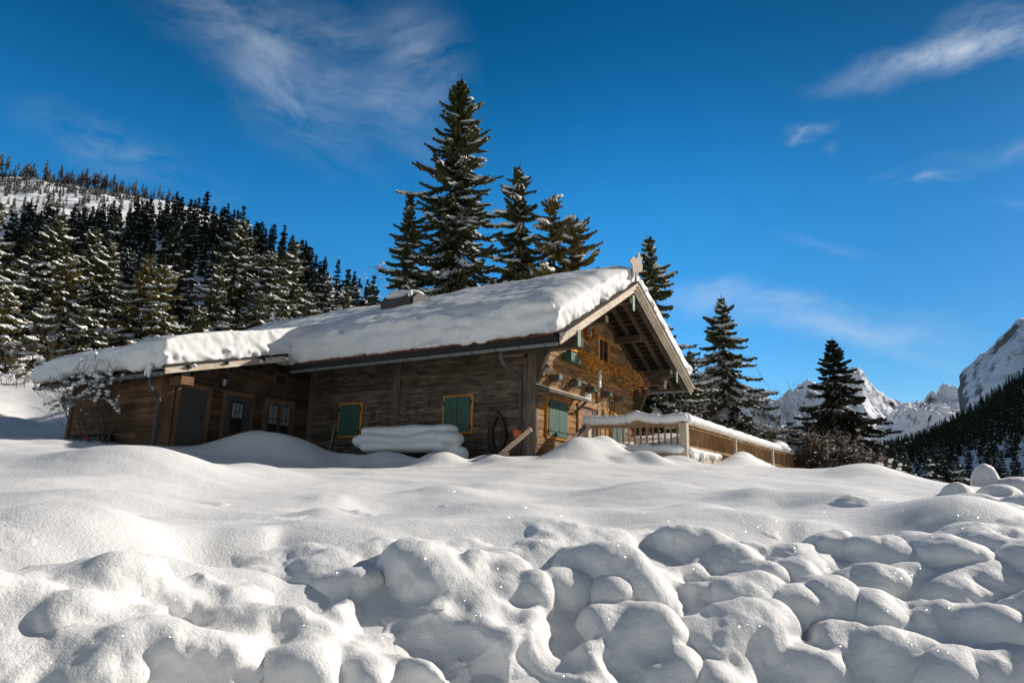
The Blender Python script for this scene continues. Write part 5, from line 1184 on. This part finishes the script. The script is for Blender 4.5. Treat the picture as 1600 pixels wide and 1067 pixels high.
HL = 'dark shaded spruce dusted with snow in the forest on the left hillside'
big = [(300, 290, 190), (336, 312, 195), (187, 300, 215), (125, 325, 160), (262, 318, 220), (240, 312, 225), (60, 330, 210), (430, 348, 215), (400, 352, 220), (370, 335, 170), (452, 372, 205), (522, 402, 220), (20, 352, 150), (280, 306, 230), (318, 330, 225), (352, 322, 232), (412, 368, 180), (548, 420, 225), (570, 434, 225), (585, 446, 225), (477, 384, 200), (500, 396, 225), (215, 318, 190), (155, 318, 225), (90, 330, 220)]
def hillz(px, d):
    ys = [np.interp(px, hill_px, r[1]) for r in hillrows]; Ps = [at(px, y, r[0]) for y, r in zip(ys, hillrows)]
    z = np.interp(d, [55, 110, 250], [p.z for p in Ps]); v = at(px, 500, d); return Vector((v.x, v.y, z - .5))
for px, tp_, d in big:
    P = hillz(px, d); tt = at(px, tp_, d).z; put(rf.randrange(6), P, max(.7, (tt - P.z) / 15.2), HL, 'spruces of the dark hillside forest')
n = 0
while n < 215:
    px = rf.uniform(-60, 640); d = rf.uniform(78, 262)
    if rf.random() > (d / 262) ** 1.2 + .1: continue
    if 296 < px < 335 and 90 < d < 150: continue
    P = hillz(px, d); put(rf.randrange(6), P, rf.uniform(.72, 1.12) * (.85 if px > 480 else 1), HL, 'spruces of the dark hillside forest'); n += 1
# wooded slope on the right: the nearest as things, the others as one mass
def slopez(px, d):
    ys = [np.interp(px, fh_px, r[1]) for r in fhrows]; Ps = [at(px, y, r[0]) for y, r in zip(ys, fhrows)]
    z = np.interp(d, [220, 330, 950], [p.z for p in Ps]); v = at(px, 700, d); return Vector((v.x, v.y, z - 1))
for i in range(60):
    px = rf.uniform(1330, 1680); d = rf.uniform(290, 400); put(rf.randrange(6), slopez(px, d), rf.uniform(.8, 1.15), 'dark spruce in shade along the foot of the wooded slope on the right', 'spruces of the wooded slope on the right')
def mass(name, label, pts, leafm, seed):
    T, Fo, Sn = spruce_data(15, 2.9, seed, dz=1.7, nb=5, step=1.0, tw=.55, snow=.1, blob=1.0, irregular=.3, prof=.8, dust=.22, tlen=1.8)
    m = [np.array(x.v) for x in (T, Fo, Sn)]; fa = [x.f for x in (T, Fo, Sn)]
    allv = np.concatenate(m); off = [0, len(m[0]), len(m[0]) + len(m[1])]
    tri = []; mi = []
    for k in range(3):
        for f in fa[k]:
            for j in range(1, len(f) - 1): tri.append((f[0] + off[k], f[j] + off[k], f[j + 1] + off[k])); mi.append(k)
    tri = np.array(tri); mi = np.array(mi); VV = []; FF = []; MI = []
    for i, (P, s) in enumerate(pts):
        a = rf.uniform(0, 6.28); ca, sa = math.cos(a) * s * rf.uniform(.9, 1.2), math.sin(a) * s
        x = allv[:, 0] * ca - allv[:, 1] * sa; y = allv[:, 0] * sa + allv[:, 1] * ca
        VV.append(np.stack([x + P.x, y + P.y, allv[:, 2] * s + P.z], -1)); FF.append(tri + i * len(allv)); MI.append(mi)
    me = np_mesh(name, np.concatenate(VV), np.concatenate(FF), 'bark', False); me.materials.append(MATS[leafm]); me.materials.append(MATS['tree_snow'])
    me.polygons.foreach_set('material_index', np.concatenate(MI)); me.update()
    return tag(link(me, name), label, 'forest', None, 'stuff')
pts = []
for i in range(1150):
    px = rf.uniform(1280, 1760); d = 400 + 560 * rf.random() ** .85; pts.append((slopez(px, d), rf.uniform(.75, 1.15)))
mass('slope_forest', 'dense dark conifer forest covering the slope at the right edge', pts, 'needles_dark', 301)
pts = []
for i in range(420):
    px = rf.uniform(-80, 600); t = rf.random() ** .6; j = int(np.clip((px + 500) / 1260 * 259, 0, 259)); k = int(t * 119)
    if px < 130 and rf.random() < .2 and t < .93: continue
    q = ridge_grid[min(k, ridge_grid.shape[0] - 1), j]; pts.append((Vector((q[0], q[1], q[2] - 1)), rf.uniform(.35, .85)))
for i in range(110):
    q = ridge_grid[int(rf.uniform(60, 118)), int(rf.uniform(.38, .53) * 259)]; pts.append((Vector((q[0], q[1], q[2] - 1)), rf.uniform(.3, .6)))
for i in range(170):
    q = ridge_grid[int(rf.uniform(84, 119)), int(rf.uniform(88, 150))]; pts.append((Vector((q[0], q[1], q[2] - 1)), rf.uniform(.28, .6)))
for i in range(90):
    j = int(rf.uniform(.33, .80) * 259); q = ridge_grid[-1, j]; pts.append((Vector((q[0], q[1], q[2] - 1.5)), rf.uniform(.4, .95)))
pts += [(Vector((ridge_grid[-1, j][0] + rf.uniform(-6, 6), ridge_grid[-1, j][1] - rf.uniform(0, 30), ridge_grid[-1, j][2] - 3)), rf.uniform(.4, .9)) for j in [int(rf.uniform(.39, .62) * 259) for _ in range(120)]]
mass('ridge_forest', 'scattered sunlit trees along the snowy mountain crest at the upper left', pts, 'ridge_trees', 302)
